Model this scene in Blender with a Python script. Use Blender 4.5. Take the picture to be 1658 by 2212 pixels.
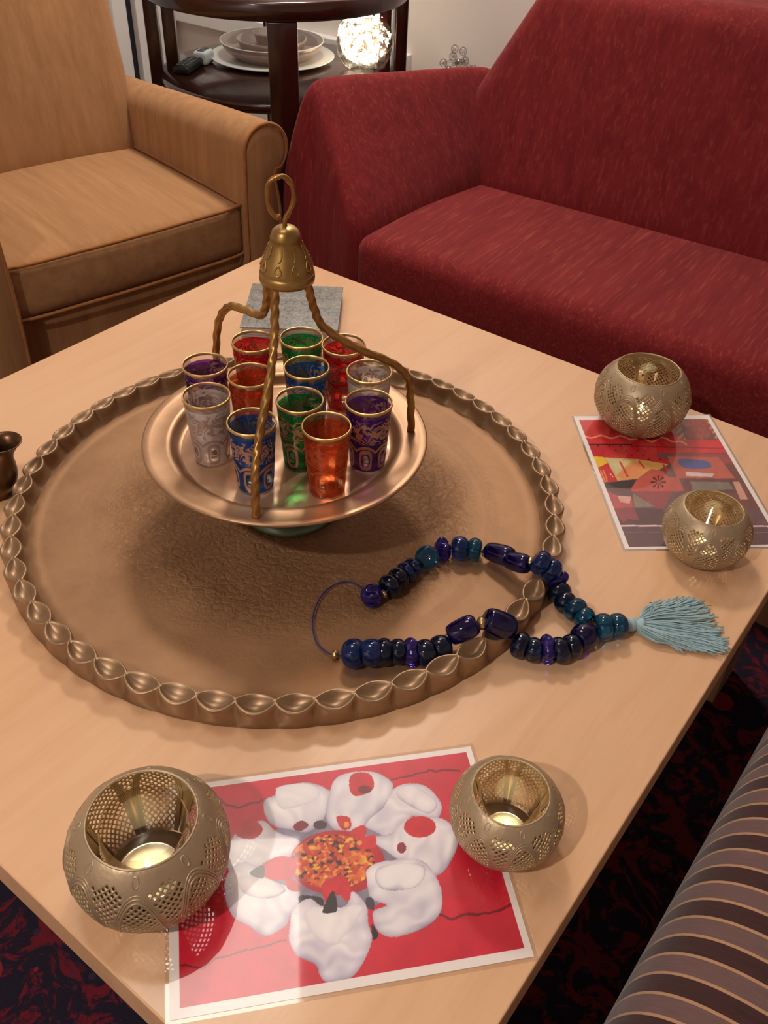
import bpy, bmesh, math, random
import numpy as np
from mathutils import Vector, Matrix
random.seed(7); rng = np.random.default_rng(7)
PI = math.pi
for o in list(bpy.data.objects): bpy.data.objects.remove(o)
scene = bpy.context.scene; COL = scene.collection

# ------------------------------------------------------------------ camera
T = 0.45                                   # height of the coffee table top
F_PX, PITCH, ROLL, CAM_H = 1963.0, 0.70033, 0.042764, 0.76565
CAMX, CAMY, YAW = 0.63066, -0.68649, math.radians(-35.7102)
IW, IH = 1658, 2212
_n = np.array([math.cos(YAW), math.sin(YAW)]); _m = np.array([-_n[1], _n[0]])
def _axes():
    cp, sp = math.cos(PITCH), math.sin(PITCH)
    fwd = np.array([0, cp, -sp]); right = np.array([1., 0, 0]); up = np.cross(right, fwd)
    r2 = math.cos(ROLL)*right + math.sin(ROLL)*up; u2 = -math.sin(ROLL)*right + math.cos(ROLL)*up
    tr = lambda a: np.array([_n @ a[:2], _m @ a[:2], a[2]])
    return tr(r2), tr(u2), tr(fwd)
RIGHT, UP, FWD = _axes()
CAM = np.array([CAMX, CAMY, T + CAM_H])
def P(u, v, z=0.0):
    """photo pixel -> point on the horizontal plane z (metres above the table top)"""
    d = RIGHT*((u-IW/2)/F_PX) - UP*((v-IH/2)/F_PX) + FWD
    t = (z + T - CAM[2]) / d[2]
    return Vector(CAM + d*t)
def Q(pts):
    """world points (N,3) -> photo pixels"""
    d = np.asarray(pts, float) - CAM
    w = d @ FWD
    return np.stack([IW/2 + F_PX*(d @ RIGHT)/w, IH/2 - F_PX*(d @ UP)/w], -1)
cam = bpy.data.cameras.new('camera'); cam_o = bpy.data.objects.new('camera', cam); COL.objects.link(cam_o)
cam.sensor_fit = 'VERTICAL'; cam.sensor_height = 24.0; cam.lens = F_PX/IH*24.0; cam.clip_start = 0.02
M = Matrix(((RIGHT[0], UP[0], -FWD[0], CAM[0]), (RIGHT[1], UP[1], -FWD[1], CAM[1]), (RIGHT[2], UP[2], -FWD[2], CAM[2]), (0, 0, 0, 1)))
cam_o.matrix_world = M; scene.camera = cam_o

# ------------------------------------------------------------------ world, exposure
w = bpy.data.worlds.new('night'); scene.world = w; w.use_nodes = True
w.node_tree.nodes['Background'].inputs[0].default_value = (0.02, 0.025, 0.05, 1)
w.node_tree.nodes['Background'].inputs[1].default_value = 0.0
vs = scene.view_settings; vs.view_transform = 'Standard'; vs.look = 'None'; vs.gamma = 1.0; vs.use_curve_mapping = False
vs.exposure = 0.30
scene.cycles.max_bounces = 8; scene.cycles.diffuse_bounces = 4; scene.cycles.glossy_bounces = 4; scene.cycles.transmission_bounces = 8; scene.cycles.transparent_max_bounces = 12
WARM = (1.0, 0.885, 0.79)
KEY_POWER = 70.0           # emission of the round ceiling lamp on the far side
LAMP_POWER = 6.0           # emission of the dim square panel above the table
NEAR_POWER = 90.0          # recessed downlight on the near side
CEIL_Z = 2.5

# ------------------------------------------------------------------ helpers
def srgb(r, g, b):
    f = lambda c: (c/255/12.92) if c/255 <= 0.04045 else ((c/255+0.055)/1.055)**2.4
    return (f(r), f(g), f(b), 1.0)
class NT:
    def __init__(s, name):
        s.m = bpy.data.materials.new(name); s.m.use_nodes = True
        s.t = s.m.node_tree; s.n = s.t.nodes; s.l = s.t.links
        s.b = s.n['Principled BSDF']; s.out = s.n['Material Output']
    def node(s, typ, **kw):
        nd = s.n.new(typ)
        for k, v in kw.items():
            if k in nd.inputs.keys() if hasattr(nd.inputs, 'keys') else False: nd.inputs[k].default_value = v
            else: setattr(nd, k, v)
        return nd
    def link(s, a, b): s.l.new(a, b)
    def math(s, op, a, b=None, c=None):
        nd = s.n.new('ShaderNodeMath'); nd.operation = op
        for i, x in enumerate((a, b, c)):
            if x is None: continue
            if isinstance(x, (int, float)): nd.inputs[i].default_value = x
            else: s.l.new(x, nd.inputs[i])
        return nd.outputs[0]
    def mix(s, fac, a, b):
        nd = s.n.new('ShaderNodeMix'); nd.data_type = 'RGBA'
        if isinstance(fac, (int, float)): nd.inputs[0].default_value = fac
        else: s.l.new(fac, nd.inputs[0])
        for i, x in ((6, a), (7, b)):
            if isinstance(x, (tuple, list)): nd.inputs[i].default_value = x
            else: s.l.new(x, nd.inputs[i])
        return nd.outputs[2]
    def coords(s, kind='Object', scale=(1, 1, 1), rot=(0, 0, 0)):
        tc = s.n.new('ShaderNodeTexCoord'); mp = s.n.new('ShaderNodeMapping')
        mp.inputs['Scale'].default_value = scale; mp.inputs['Rotation'].default_value = rot
        s.l.new(tc.outputs[kind], mp.inputs[0]); return mp.outputs[0]
    def noise(s, co, scale, detail=3, rough=0.5, dist=0.0):
        nd = s.n.new('ShaderNodeTexNoise'); s.l.new(co, nd.inputs['Vector'])
        nd.inputs['Scale'].default_value = scale; nd.inputs['Detail'].default_value = detail
        nd.inputs['Roughness'].default_value = rough; nd.inputs['Distortion'].default_value = dist
        return nd.outputs[0]
    def voronoi(s, co, scale, feature='F1'):
        nd = s.n.new('ShaderNodeTexVoronoi'); nd.feature = feature; s.l.new(co, nd.inputs['Vector'])
        nd.inputs['Scale'].default_value = scale; return nd
    def ramp(s, fac, *stops):
        nd = s.n.new('ShaderNodeValToRGB'); s.l.new(fac, nd.inputs[0]); e = nd.color_ramp.elements
        while len(e) < len(stops): e.new(0.5)
        for i, (p, c) in enumerate(stops):
            e[i].position = p; e[i].color = c if not isinstance(c, (int, float)) else (c, c, c, 1)
        return nd.outputs[0]
    def bump(s, h, strength=0.3, dist=0.002):
        nd = s.n.new('ShaderNodeBump'); nd.inputs['Strength'].default_value = strength; nd.inputs['Distance'].default_value = dist
        s.l.new(h, nd.inputs['Height']); s.l.new(nd.outputs[0], s.b.inputs['Normal']); return nd
    def set(s, **kw):
        mp = {'color': 'Base Color', 'rough': 'Roughness', 'metal': 'Metallic', 'ior': 'IOR', 'trans': 'Transmission Weight',
              'coat': 'Coat Weight', 'coat_rough': 'Coat Roughness', 'spec': 'Specular IOR Level', 'sheen': 'Sheen Weight',
              'ecol': 'Emission Color', 'estr': 'Emission Strength', 'sss': 'Subsurface Weight'}
        for k, v in kw.items():
            inp = s.b.inputs[mp[k]]
            if hasattr(v, 'node'): s.l.new(v, inp)
            else: inp.default_value = v
        return s
def plain(name, color, rough=0.5, metal=0.0, **kw):
    m = NT(name); m.set(color=color, rough=rough, metal=metal, **kw); return m.m
def thin_glass(name, tint, gloss=0.06, diffuse=0.0, dcol=None):
    """thin clear or stained glass wall: coloured transparency with a glossy skin"""
    m = NT(name); tr = m.n.new('ShaderNodeBsdfTransparent'); tr.inputs[0].default_value = tint
    gl = m.n.new('ShaderNodeBsdfGlossy'); gl.inputs['Roughness'].default_value = 0.04; gl.inputs[0].default_value = (1, 1, 1, 1)
    lw = m.n.new('ShaderNodeLayerWeight'); lw.inputs[0].default_value = 0.25
    f = m.math('MULTIPLY_ADD', lw.outputs['Fresnel'], 0.75, gloss)
    mx = m.n.new('ShaderNodeMixShader'); m.link(f, mx.inputs[0]); m.link(tr.outputs[0], mx.inputs[1]); m.link(gl.outputs[0], mx.inputs[2])
    res = mx
    if diffuse > 0:
        df = m.n.new('ShaderNodeBsdfDiffuse'); df.inputs[0].default_value = dcol or tint
        m2 = m.n.new('ShaderNodeMixShader'); m2.inputs[0].default_value = diffuse
        m.link(mx.outputs[0], m2.inputs[1]); m.link(df.outputs[0], m2.inputs[2]); res = m2
    m.link(res.outputs[0], m.out.inputs[0]); return m.m

def obj(name, verts, faces, mat=None, parent=None, smooth=True, loc=None, uvs=None):
    me = bpy.data.meshes.new(name); me.from_pydata([tuple(v) for v in verts], [], [tuple(f) for f in faces]); me.update()
    if uvs is not None:
        lay = me.uv_layers.new(name='UVMap'); li = np.zeros(len(me.loops), int); me.loops.foreach_get('vertex_index', li)
        lay.data.foreach_set('uv', np.asarray(uvs, float)[li].ravel())
    if smooth: me.polygons.foreach_set('use_smooth', [True]*len(me.polygons))
    return link(name, me, mat, parent, loc)
def link(name, me, mat=None, parent=None, loc=None):
    if mat is not None and not me.materials: me.materials.append(mat)
    o = bpy.data.objects.new(name, me); COL.objects.link(o)
    if parent is not None: o.parent = parent
    if loc is not None: o.location = loc
    return o
def tag(o, label=None, cat=None, group=None, kind=None):
    if label: o['label'] = label
    if cat: o['category'] = cat
    if group: o['group'] = group
    if kind: o['kind'] = kind
    return o
def thing(name, label, cat, loc=(0, 0, 0), rz=0.0, group=None):
    o = bpy.data.objects.new(name, None); COL.objects.link(o); o.empty_display_size = 0.05
    o.location = loc; o.rotation_euler = (0, 0, rz); return tag(o, label, cat, group)
def copy_tree(o, parent=None):
    c = o.copy(); COL.objects.link(c); c.parent = parent
    for ch in list(o.children): copy_tree(ch, c)
    return c
def lathe(profile, n=48, wob=None, closed=False, v0=0.0, v1=1.0):
    """profile [(r,z)...] -> verts, faces, uvs (u runs 0..1 with a duplicated seam)"""
    V, F, U = [], [], []; k = len(profile)
    for i in range(n+1):
        a = 2*PI*i/n
        for j, (r, z) in enumerate(profile):
            V.append((r*math.cos(a), r*math.sin(a), z)); U.append((i/n, v0 + (v1-v0)*j/(k-1)))
    for i in range(n):
        for j in range(k-1):
            a, b = i*k+j, (i+1)*k+j; F.append((a, b, b+1, a+1))
        if closed: a, b = i*k+k-1, (i+1)*k+k-1; F.append((a, b, (i+1)*k, i*k))
    return V, F, U
def olathe(name, profile, mat, parent=None, n=48, loc=None, closed=False):
    V, F, U = lathe(profile, n, closed=closed); o = obj(name, V, F, mat, parent, True, loc, U)
    return o
def frames(path):
    """parallel-transport frames"""
    pts = [Vector(p) for p in path]; N = len(pts); tang = []
    for i in range(N):
        a = pts[max(i-1, 0)]; b = pts[min(i+1, N-1)]; tang.append((b-a).normalized())
    nrm = tang[0].orthogonal().normalized(); out = []
    for i in range(N):
        if i: nrm = (nrm - tang[i]*nrm.dot(tang[i])).normalized()
        out.append((pts[i], nrm.copy(), tang[i].cross(nrm).normalized()))
    return out
def tube(path, rad, n=8, closed=False, twist=0.0, lobes=0, lobe=0.0, caps=True):
    V, F = [], []; fr = frames(path); N = len(fr)
    for i, (p, a, b) in enumerate(fr):
        r0 = rad[i] if hasattr(rad, '__len__') else rad
        for j in range(n):
            t = 2*PI*j/n; r = r0*(1 + (lobe*math.cos(lobes*(t - twist*i)) if lobes else 0))
            V.append(p + a*(r*math.cos(t)) + b*(r*math.sin(t)))
    M = N if closed else N-1
    for i in range(M):
        for j in range(n):
            a, b = i*n+j, i*n+(j+1) % n; c, d = ((i+1) % N)*n+(j+1) % n, ((i+1) % N)*n+j; F.append((a, b, c, d))
    if caps and not closed: F.append(tuple(reversed(range(n)))); F.append(tuple(range((N-1)*n, N*n)))
    return V, F
def merge(*vfs):
    V, F = [], []
    for v, f in vfs:
        k = len(V); V += list(v); F += [tuple(i+k for i in q) for q in f]
    return V, F
def spline(ctrl, per=8, closed=False):
    """Catmull-Rom through control points"""
    c = [Vector(p) for p in ctrl]; n = len(c); out = []
    rngi = range(n if closed else n-1)
    for i in rngi:
        if closed: p0, p1, p2, p3 = c[(i-1) % n], c[i], c[(i+1) % n], c[(i+2) % n]
        else: p0, p1, p2, p3 = c[max(i-1, 0)], c[i], c[i+1], c[min(i+2, n-1)]
        for k in range(per):
            t = k/per
            out.append(0.5*((2*p1) + (p2-p0)*t + (2*p0-5*p1+4*p2-p3)*t*t + (3*p1-p0-3*p2+p3)*t**3))
    if not closed: out.append(c[-1])
    return out
def softbox(sx, sy, sz, r, seg=10, puff=(0, 0, 0)):
    """rounded box centred on the origin from a gridded cube; puff bulges each face pair"""
    V, F, idx = [], [], {}
    hx, hy, hz = sx/2, sy/2, sz/2; H = (hx, hy, hz)
    def add(p):
        key = tuple(round(c, 6) for c in p)
        if key not in idx: idx[key] = len(V); V.append(p)
        return idx[key]
    def axisvals(h):
        rr = min(r, h*0.999); k = max(3, seg//3)
        a = [-h + rr*(1-math.cos(PI/2*i/k)) for i in range(k+1)]
        mid = [(-h+rr) + (2*h-2*rr)*i/seg for i in range(1, seg)] if h > rr*1.001 else []
        return a + mid + [-x for x in reversed(a)]
    A = [axisvals(h) for h in H]
    def quad(f, aa, bb):
        for i in range(len(aa)-1):
            for j in range(len(bb)-1):
                F.append((add(f(aa[i], bb[j])), add(f(aa[i+1], bb[j])), add(f(aa[i+1], bb[j+1])), add(f(aa[i], bb[j+1]))))
    quad(lambda a, b: (a, b, hz), A[0], A[1]); quad(lambda a, b: (b, a, -hz), A[1], A[0])
    quad(lambda a, b: (hx, a, b), A[1], A[2]); quad(lambda a, b: (-hx, b, a), A[2], A[1])
    quad(lambda a, b: (b, hy, a), A[2], A[0]); quad(lambda a, b: (a, -hy, b), A[0], A[2])
    out = []
    for p in V:
        c = [max(-h+min(r, h), min(h-min(r, h), x)) for x, h in zip(p, H)]
        d = Vector(p) - Vector(c)
        q = Vector(c) + (d.normalized()*min(r, *H) if d.length > 1e-9 else d)
        u = [x/h for x, h in zip(q, H)]
        q = [q[0] + puff[0]*u[0]*(1-u[1]**2)*(1-u[2]**2), q[1] + puff[1]*u[1]*(1-u[0]**2)*(1-u[2]**2), q[2] + puff[2]*u[2]*(1-u[0]**2)*(1-u[1]**2)]
        out.append(tuple(q))
    return out, F
def box(x0, x1, y0, y1, z0, z1, r=0.0):
    if r > 0:
        V, F = softbox(x1-x0, y1-y0, z1-z0, r, 1)
        return [(v[0]+(x0+x1)/2, v[1]+(y0+y1)/2, v[2]+(z0+z1)/2) for v in V], F
    V = [(x, y, z) for z in (z0, z1) for y in (y0, y1) for x in (x0, x1)]
    return V, [(0, 2, 3, 1), (4, 5, 7, 6), (0, 1, 5, 4), (2, 6, 7, 3), (0, 4, 6, 2), (1, 3, 7, 5)]
def loft(secs, caps=True):
    V, F = [], []; n = len(secs[0])
    for s in secs: V += [tuple(p) for p in s]
    for i in range(len(secs)-1):
        for j in range(n):
            a, b = i*n+j, i*n+(j+1) % n; F.append((a, b, b+n, a+n))
    if caps: F.append(tuple(reversed(range(n)))); F.append(tuple(range((len(secs)-1)*n, len(secs)*n)))
    return V, F
def subsurf(o, lv=2):
    md = o.modifiers.new('smooth', 'SUBSURF'); md.levels = lv; md.render_levels = lv; return o
def W(x, y, z): return Vector((x, y, z + T))

# ------------------------------------------------------------------ materials
def wood_mat(name, base, dark, light, rough=0.28, coat=0.35):
    m = NT(name); co = m.coords('Object')
    sx = m.n.new('ShaderNodeSeparateXYZ'); m.link(co, sx.inputs[0])
    strip = m.math('FLOOR', m.math('MULTIPLY', sx.outputs[0], 7.3))
    wn = m.n.new('ShaderNodeTexWhiteNoise'); wn.noise_dimensions = '1D'; m.link(strip, wn.inputs['W'])
    g1 = m.noise(m.coords('Object', (14, 1.2, 14)), 3.0, 5, 0.6, 0.8)
    g2 = m.noise(m.coords('Object', (120, 4, 120)), 2.0, 4, 0.6)
    g3 = m.noise(m.coords('Object', (1, 1, 1)), 2.6, 3)
    c = m.mix(m.math('MULTIPLY', wn.outputs[0], 0.55), base, light)
    c = m.mix(m.math('MULTIPLY', m.ramp(g1, (0.45, 0.0), (0.75, 1.0)), 0.35), c, dark)
    c = m.mix(m.math('MULTIPLY', m.ramp(g2, (0.5, 0.0), (0.8, 1.0)), 0.14), c, dark)
    c = m.mix(m.math('MULTIPLY', m.ramp(g3, (0.4, 0.0), (0.7, 1.0)), 0.25), c, light)
    m.set(color=c, rough=rough, coat=coat, coat_rough=0.12); m.bump(g2, 0.04, 0.001); return m.m
MAPLE = wood_mat('maple_veneer', srgb(214, 170, 130), srgb(194, 145, 104), srgb(226, 186, 148))
EDGE = wood_mat('maple_edge', srgb(214, 170, 130), srgb(194, 145, 104), srgb(226, 186, 148), 0.4, 0.1)
def darkwood():
    m = NT('dark_stained_wood'); g = m.noise(m.coords('Object', (30, 30, 3)), 4, 5, 0.6)
    m.set(color=m.mix(g, srgb(30, 10, 8), srgb(64, 26, 20)), rough=0.22, coat=0.5, coat_rough=0.1); return m.m
DARKWOOD = darkwood()
def brass(name, c0, c1, rough, metal, bscale=60, bstr=0.15, patina=None):
    m = NT(name); co = m.coords('Object'); g = m.noise(co, 18, 5, 0.6); h = m.noise(co, bscale, 4, 0.6)
    c = m.mix(m.ramp(g, (0.3, 0.0), (0.7, 1.0)), c0, c1)
    if patina: c = m.mix(m.math('MULTIPLY', m.ramp(m.noise(co, 9, 6, 0.7), (0.52, 0.0), (0.68, 1.0)), 0.6), c, patina)
    m.set(color=c, metal=metal, rough=m.math('MULTIPLY_ADD', g, 0.2, rough-0.1)); m.bump(h, bstr, 0.001); return m.m
RIMBRASS = brass('brass_rim', srgb(140, 112, 84), srgb(164, 136, 106), 0.42, 0.65, 40, 0.08)
STANDBRASS = brass('brass_stand', srgb(160, 124, 92), srgb(180, 144, 110), 0.38, 0.6, 70, 0.08)
BELLBRASS = brass('bell_brass', srgb(150, 120, 68), srgb(184, 152, 94), 0.36, 0.8, 90, 0.12)
RODBRASS = brass('rod_brass', srgb(146, 106, 58), srgb(190, 150, 88), 0.36, 0.85, 120, 0.15)
GOLD = plain('gold_paint', srgb(214, 176, 112), 0.3, 0.7)
JUGBRONZE = brass('dark_bronze', srgb(92, 66, 44), srgb(120, 88, 60), 0.35, 0.8, 60, 0.1)
def tray_floor_mat():
    m = NT('engraved_brass'); co = m.coords('Object'); sx = m.n.new('ShaderNodeSeparateXYZ'); m.link(co, sx.inputs[0])
    r = m.math('SQRT', m.math('ADD', m.math('MULTIPLY', sx.outputs[0], sx.outputs[0]), m.math('MULTIPLY', sx.outputs[1], sx.outputs[1])))
    g = m.noise(co, 9, 6, 0.65); c = m.mix(m.ramp(g, (0.3, 0.0), (0.72, 1.0)), srgb(134, 98, 66), srgb(162, 124, 88))
    st = m.ramp(m.noise(co, 15, 5, 0.7), (0.66, 0.0), (0.72, 1.0)); c = m.mix(m.math('MULTIPLY', st, 0.35), c, srgb(118, 80, 58))
    m.set(color=c, metal=0.5, rough=m.math('MULTIPLY_ADD', g, 0.2, 0.46))
    v = m.voronoi(m.coords('Object'), 95, 'DISTANCE_TO_EDGE'); n2 = m.noise(co, 130, 4, 0.7, 1.5)
    eng = m.ramp(r, (0.18, 1.0), (0.25, 0.0)); eng2 = m.math('MULTIPLY', m.math('GREATER_THAN', r, 0.255), m.math('LESS_THAN', r, 0.272))
    ring = m.math('MULTIPLY', eng2, 0.12)
    h = m.math('ADD', m.math('MULTIPLY', m.math('ADD', m.math('MINIMUM', v.outputs[0], 0.25), n2), m.math('MAXIMUM', eng, ring)), m.math('MULTIPLY', m.noise(co, 25, 3), 0.25))
    m.bump(h, 0.9, 0.004); return m.m
TRAYFLOOR = tray_floor_mat()
def hammered_mat():
    m = NT('hammered_brass'); co = m.coords('Object'); g = m.noise(co, 14, 5, 0.6); v = m.voronoi(co, 45, 'SMOOTH_F1')
    m.set(color=m.mix(g, srgb(184, 146, 116), srgb(206, 170, 138)), metal=0.55, rough=0.3); m.bump(v.outputs[0], 0.5, 0.004); return m.m
HAMMERED = hammered_mat()
FOOTGREEN = plain('green_patina', srgb(86, 106, 86), 0.3, 0.3, coat=0.4)
def lattice_mat():
    m = NT('antique_pierced_metal'); co = m.coords('Object'); g = m.noise(co, 30, 5, 0.6); h = m.noise(co, 220, 3, 0.6)
    m.set(color=m.mix(g, srgb(156, 136, 108), srgb(190, 170, 140)), metal=0.5, rough=0.42); m.bump(h, 0.25, 0.001); return m.m
LATTICE = lattice_mat()
CUPGLASS = thin_glass('smoky_glass', (0.86, 0.80, 0.72, 1), 0.10)
CLEAR = thin_glass('clear_glass', (0.97, 0.97, 0.96, 1), 0.05)
WAX = plain('candle_wax', srgb(246, 238, 222), 0.45, 0, sss=0.3)
TIN = plain('tealight_tin', srgb(190, 190, 188), 0.25, 0.9)
WICK = plain('wick', srgb(40, 30, 25), 0.9)
FLAME = NT('flame').set(color=(0, 0, 0, 1), ecol=(1.0, 0.72, 0.36, 1), estr=110.0).m
def fabric(name, c0, c1, c2, stretch, scale=60, amt=0.5, rough=0.85):
    m = NT(name); g1 = m.noise(m.coords('Object', stretch), scale, 4, 0.65); g2 = m.noise(m.coords('Object', stretch), scale*0.3, 4, 0.6)
    g3 = m.noise(m.coords('Object', tuple(s**0.3 for s in stretch)), 7, 3)
    c = m.mix(m.ramp(g2, (0.35, 0.0), (0.7, 1.0)), c0, c1); c = m.mix(m.math('MULTIPLY', m.ramp(g1, (0.52, 0.0), (0.78, 1.0)), amt), c, c2)
    c = m.mix(m.math('MULTIPLY', m.ramp(g3, (0.35, 0.0), (0.65, 1.0)), 0.3), c, c0)
    m.set(color=c, rough=rough, sheen=0.08, spec=0.15); m.bump(g1, 0.25, 0.0015); return m.m
RED = (srgb(108, 26, 30), srgb(128, 38, 40), srgb(176, 88, 66))
SOFA_SEAT = fabric('red_weave_seat', *RED, (1.0, 0.07, 1.0), 170, .6)
SOFA_UP = fabric('red_weave_upright', *RED, (1.0, 1.0, 0.045), 150, 0.45)
TAN = (srgb(156, 114, 76), srgb(176, 133, 92), srgb(194, 154, 112))
CHAIR_UP = fabric('tan_weave_upright', *TAN, (1.0, 1.0, 0.08), 130, 0.35)
CHAIR_SEAT = fabric('tan_weave_seat', *TAN, (0.08, 1.0, 1.0), 130, 0.35)
PIPING = fabric('tan_piping', srgb(150, 98, 56), srgb(172, 116, 68), srgb(190, 136, 84), (1, 1, 1), 150)
def stripe_mat():
    m = NT('striped_corduroy'); co = m.coords('Object'); sx = m.n.new('ShaderNodeSeparateXYZ'); m.link(co, sx.inputs[0])
    t = m.math('FRACT', m.math('DIVIDE', sx.outputs[1], 0.0428))
    lr = m.math('PINGPONG', m.math('DIVIDE', sx.outputs[1], 0.0214), 0.5)
    line = m.math('LESS_THAN', lr, 0.07); band = m.math('GREATER_THAN', t, 0.5)
    g = m.noise(m.coords('Object', (1, 14, 1)), 40, 4, 0.65)
    dark = m.mix(g, srgb(44, 26, 28), srgb(76, 48, 46)); mauve = m.mix(g, srgb(88, 66, 68), srgb(120, 94, 90))
    c = m.mix(band, dark, mauve); c = m.mix(line, c, srgb(172, 134, 102))
    m.set(color=c, rough=0.9, sheen=0.2, spec=0.15); m.bump(m.math('ADD', g, m.math('MULTIPLY', line, 0.6)), 0.3, 0.0015); return m.m
STRIPE = stripe_mat()
def wall_mat(name, c):
    m = NT(name); g = m.noise(m.coords('Object'), 90, 4); m.set(color=c, rough=0.85); m.bump(g, 0.05, 0.001); return m.m
WALL = wall_mat('painted_wall', srgb(232, 222, 216)); CEIL = wall_mat('ceiling_paint', srgb(240, 236, 230))
WHITE = plain('white_gloss_paint', srgb(232, 230, 228), 0.35)
GREYGLAZE = plain('white_glaze', srgb(226, 220, 214), 0.2, 0, coat=0.4)
PLASTIC_BLACK = plain('black_plastic', srgb(26, 26, 28), 0.4); PLASTIC_WHITE = plain('white_plastic', srgb(222, 222, 220), 0.4)
BUTTON = plain('grey_buttons', srgb(92, 92, 96), 0.5)
def rug_mat():
    m = NT('patterned_rug'); co = m.coords('Object')
    v = m.voronoi(co, 9); n = m.noise(co, 16, 5, 0.7, 2.0); v2 = m.voronoi(co, 26)
    c = m.mix(m.ramp(n, (0.5, 0.0), (0.56, 1.0)), srgb(26, 16, 40), srgb(108, 14, 34))
    c = m.mix(m.math('MULTIPLY', m.math('LESS_THAN', v.outputs[0], 0.18), 0.9), c, srgb(150, 24, 44))
    c = m.mix(m.math('MULTIPLY', m.math('LESS_THAN', v2.outputs[0], 0.12), 0.6), c, srgb(60, 44, 70))
    m.set(color=c, rough=0.95); m.bump(m.noise(co, 400, 2), 0.4, 0.002); return m.m
RUG = rug_mat()
FLOORM = wood_mat('floor_boards', srgb(120, 82, 54), srgb(90, 58, 38), srgb(136, 94, 64), 0.4, 0.2)

# ------------------------------------------------------------------ room shell
X0, X1, Y0, Y1 = -2.28, 2.4, -2.4, 1.85
def struct(name, vf, mat, parent=None, smooth=False):
    o = obj(name, vf[0], vf[1], mat, parent, smooth)
    if parent is None: o['kind'] = 'structure'
    return o
struct('floor', box(X0-.1, X1+.1, Y0-.1, Y1+.1, -0.1, 0), FLOORM)
struct('ceiling', box(X0-.1, X1+.1, Y0-.1, Y1+.1, CEIL_Z, CEIL_Z+.1), CEIL)
struct('wall_back', box(X0-.1, X1+.1, Y1, Y1+.1, 0, CEIL_Z), WALL)
struct('wall_front', box(X0-.1, X1+.1, Y0-.1, Y0, 0, CEIL_Z), WALL)
struct('wall_left', box(X0-.1, X0, Y0, Y1, 0, CEIL_Z), WALL)
struct('wall_right', box(X1, X1+.1, Y0, Y1, 0, CEIL_Z), WALL)
struct('baseboard_back', box(X0, X1, Y1-.015, Y1, 0, .09), WHITE)
struct('baseboard_left', box(X0, X0+.015, Y0, 0.2, 0, .09), WHITE)
# sliding door with white frame and blind in the left wall
BLIND = plain('pale_blind', srgb(214, 220, 224), 0.6); SEAL = plain('black_seal', srgb(24, 24, 30), 0.5)
door = bpy.data.objects.new('door_1', None); COL.objects.link(door); tag(door, kind='structure')
door.location = (X0, 0, 0)
def dpart(name, y0, y1, z0, z1, d, mat): return obj(name, *box(0, d, y0, y1, z0, z1, 0.003), mat, door, False)
dpart('frame', 1.765, 1.82, 0, 2.15, 0.05, WHITE); dpart('frame', 1.70, 1.755, 0, 2.15, 0.07, WHITE); dpart('frame', 1.655, 1.692, 0, 2.15, 0.06, WHITE)
dpart('seal', 1.625, 1.655, 0, 2.1, 0.035, SEAL); dpart('sash', 1.565, 1.625, 0, 2.1, 0.045, WHITE)
dpart('blind', 0.45, 1.565, 0.06, 2.1, 0.02, BLIND); dpart('sash', 0.36, 0.45, 0, 2.1, 0.045, WHITE)
dpart('frame', 0.2, 0.36, 0, 2.15, 0.07, WHITE); dpart('frame', 0.2, 1.82, 2.1, 2.2, 0.07, WHITE)
# white cable trunking along the back wall
b0 = P(900, 150, 0.0); 
struct('trim_1', box(X0, -1.16, Y1-.035, Y1, T-.03, T+.03, 0.004), WHITE)

# ------------------------------------------------------------------ ceiling lamps
LAMP = NT('lamp_diffuser').set(color=(0.9, 0.9, 0.9, 1), ecol=(*WARM, 1), estr=LAMP_POWER).m
def ceiling_panel(x, y, sx, sy, rz, label):
    t = thing('ceiling_panel_offscreen', label, 'lamp', (x, y, CEIL_Z), rz)
    obj('housing', *box(-sx/2-.03, sx/2+.03, -sy/2-.03, sy/2+.03, -.05, 0, .01), WHITE, t, False)
    obj('panel_diffuser_offscreen', *box(-sx/2, sx/2, -sy/2, sy/2, -.058, -.045), LAMP, t, False)
ceiling_panel(-0.50, 0.058, 0.56, 0.60, math.radians(41.7), 'square white ceiling panel lamp glowing softly above the coffee table')
KEY = NT('round_lamp_glow').set(color=(0.9, 0.9, 0.9, 1), ecol=(*WARM, 1), estr=KEY_POWER).m
kl = thing('round_ceiling_lamp_offscreen', 'round white ceiling lamp glowing brightly between sofa and armchair', 'lamp', (-.92, 1.30, CEIL_Z))
olathe('housing', [(0, 0), (.22, 0), (.225, -.03), (.20, -.045), (.19, -.03)], WHITE, kl, 48)
olathe('round_diffuser_offscreen', [(.195, -.035), (.16, -.055), (.09, -.066), (0, -.07)], KEY, kl, 48)
SPOTGLOW = NT('spot_lens').set(color=(0.9, 0.9, 0.9, 1), ecol=(*WARM, 1), estr=120.0).m
def downlight(x, y, label, power):
    t = thing('downlight_offscreen', label, 'lamp', (x, y, CEIL_Z))
    olathe('bezel', [(0.035, 0), (0.06, 0), (0.062, -.006), (0.04, -.012), (0.035, -.004)], WHITE, t, 24)
    olathe('downlight_lens_offscreen', [(0.0, -.006), (0.02, -.007), (0.036, -.004)], SPOTGLOW, t, 24)
    l = bpy.data.lights.new('downlight_beam_offscreen', 'SPOT'); l.energy = power; l.color = WARM; l.spot_size = math.radians(140); l.spot_blend = 0.8; l.shadow_soft_size = 0.04
    lo = bpy.data.objects.new('downlight_beam_offscreen', l); COL.objects.link(lo); lo.parent = t; lo.location = (0, 0, -.03)
# the one lamp that the round highlights inside the candle bowls show, over the near side of the room
downlight(0.1, -1.9, 'small recessed downlight in the ceiling facing the armchair', NEAR_POWER)

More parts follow.
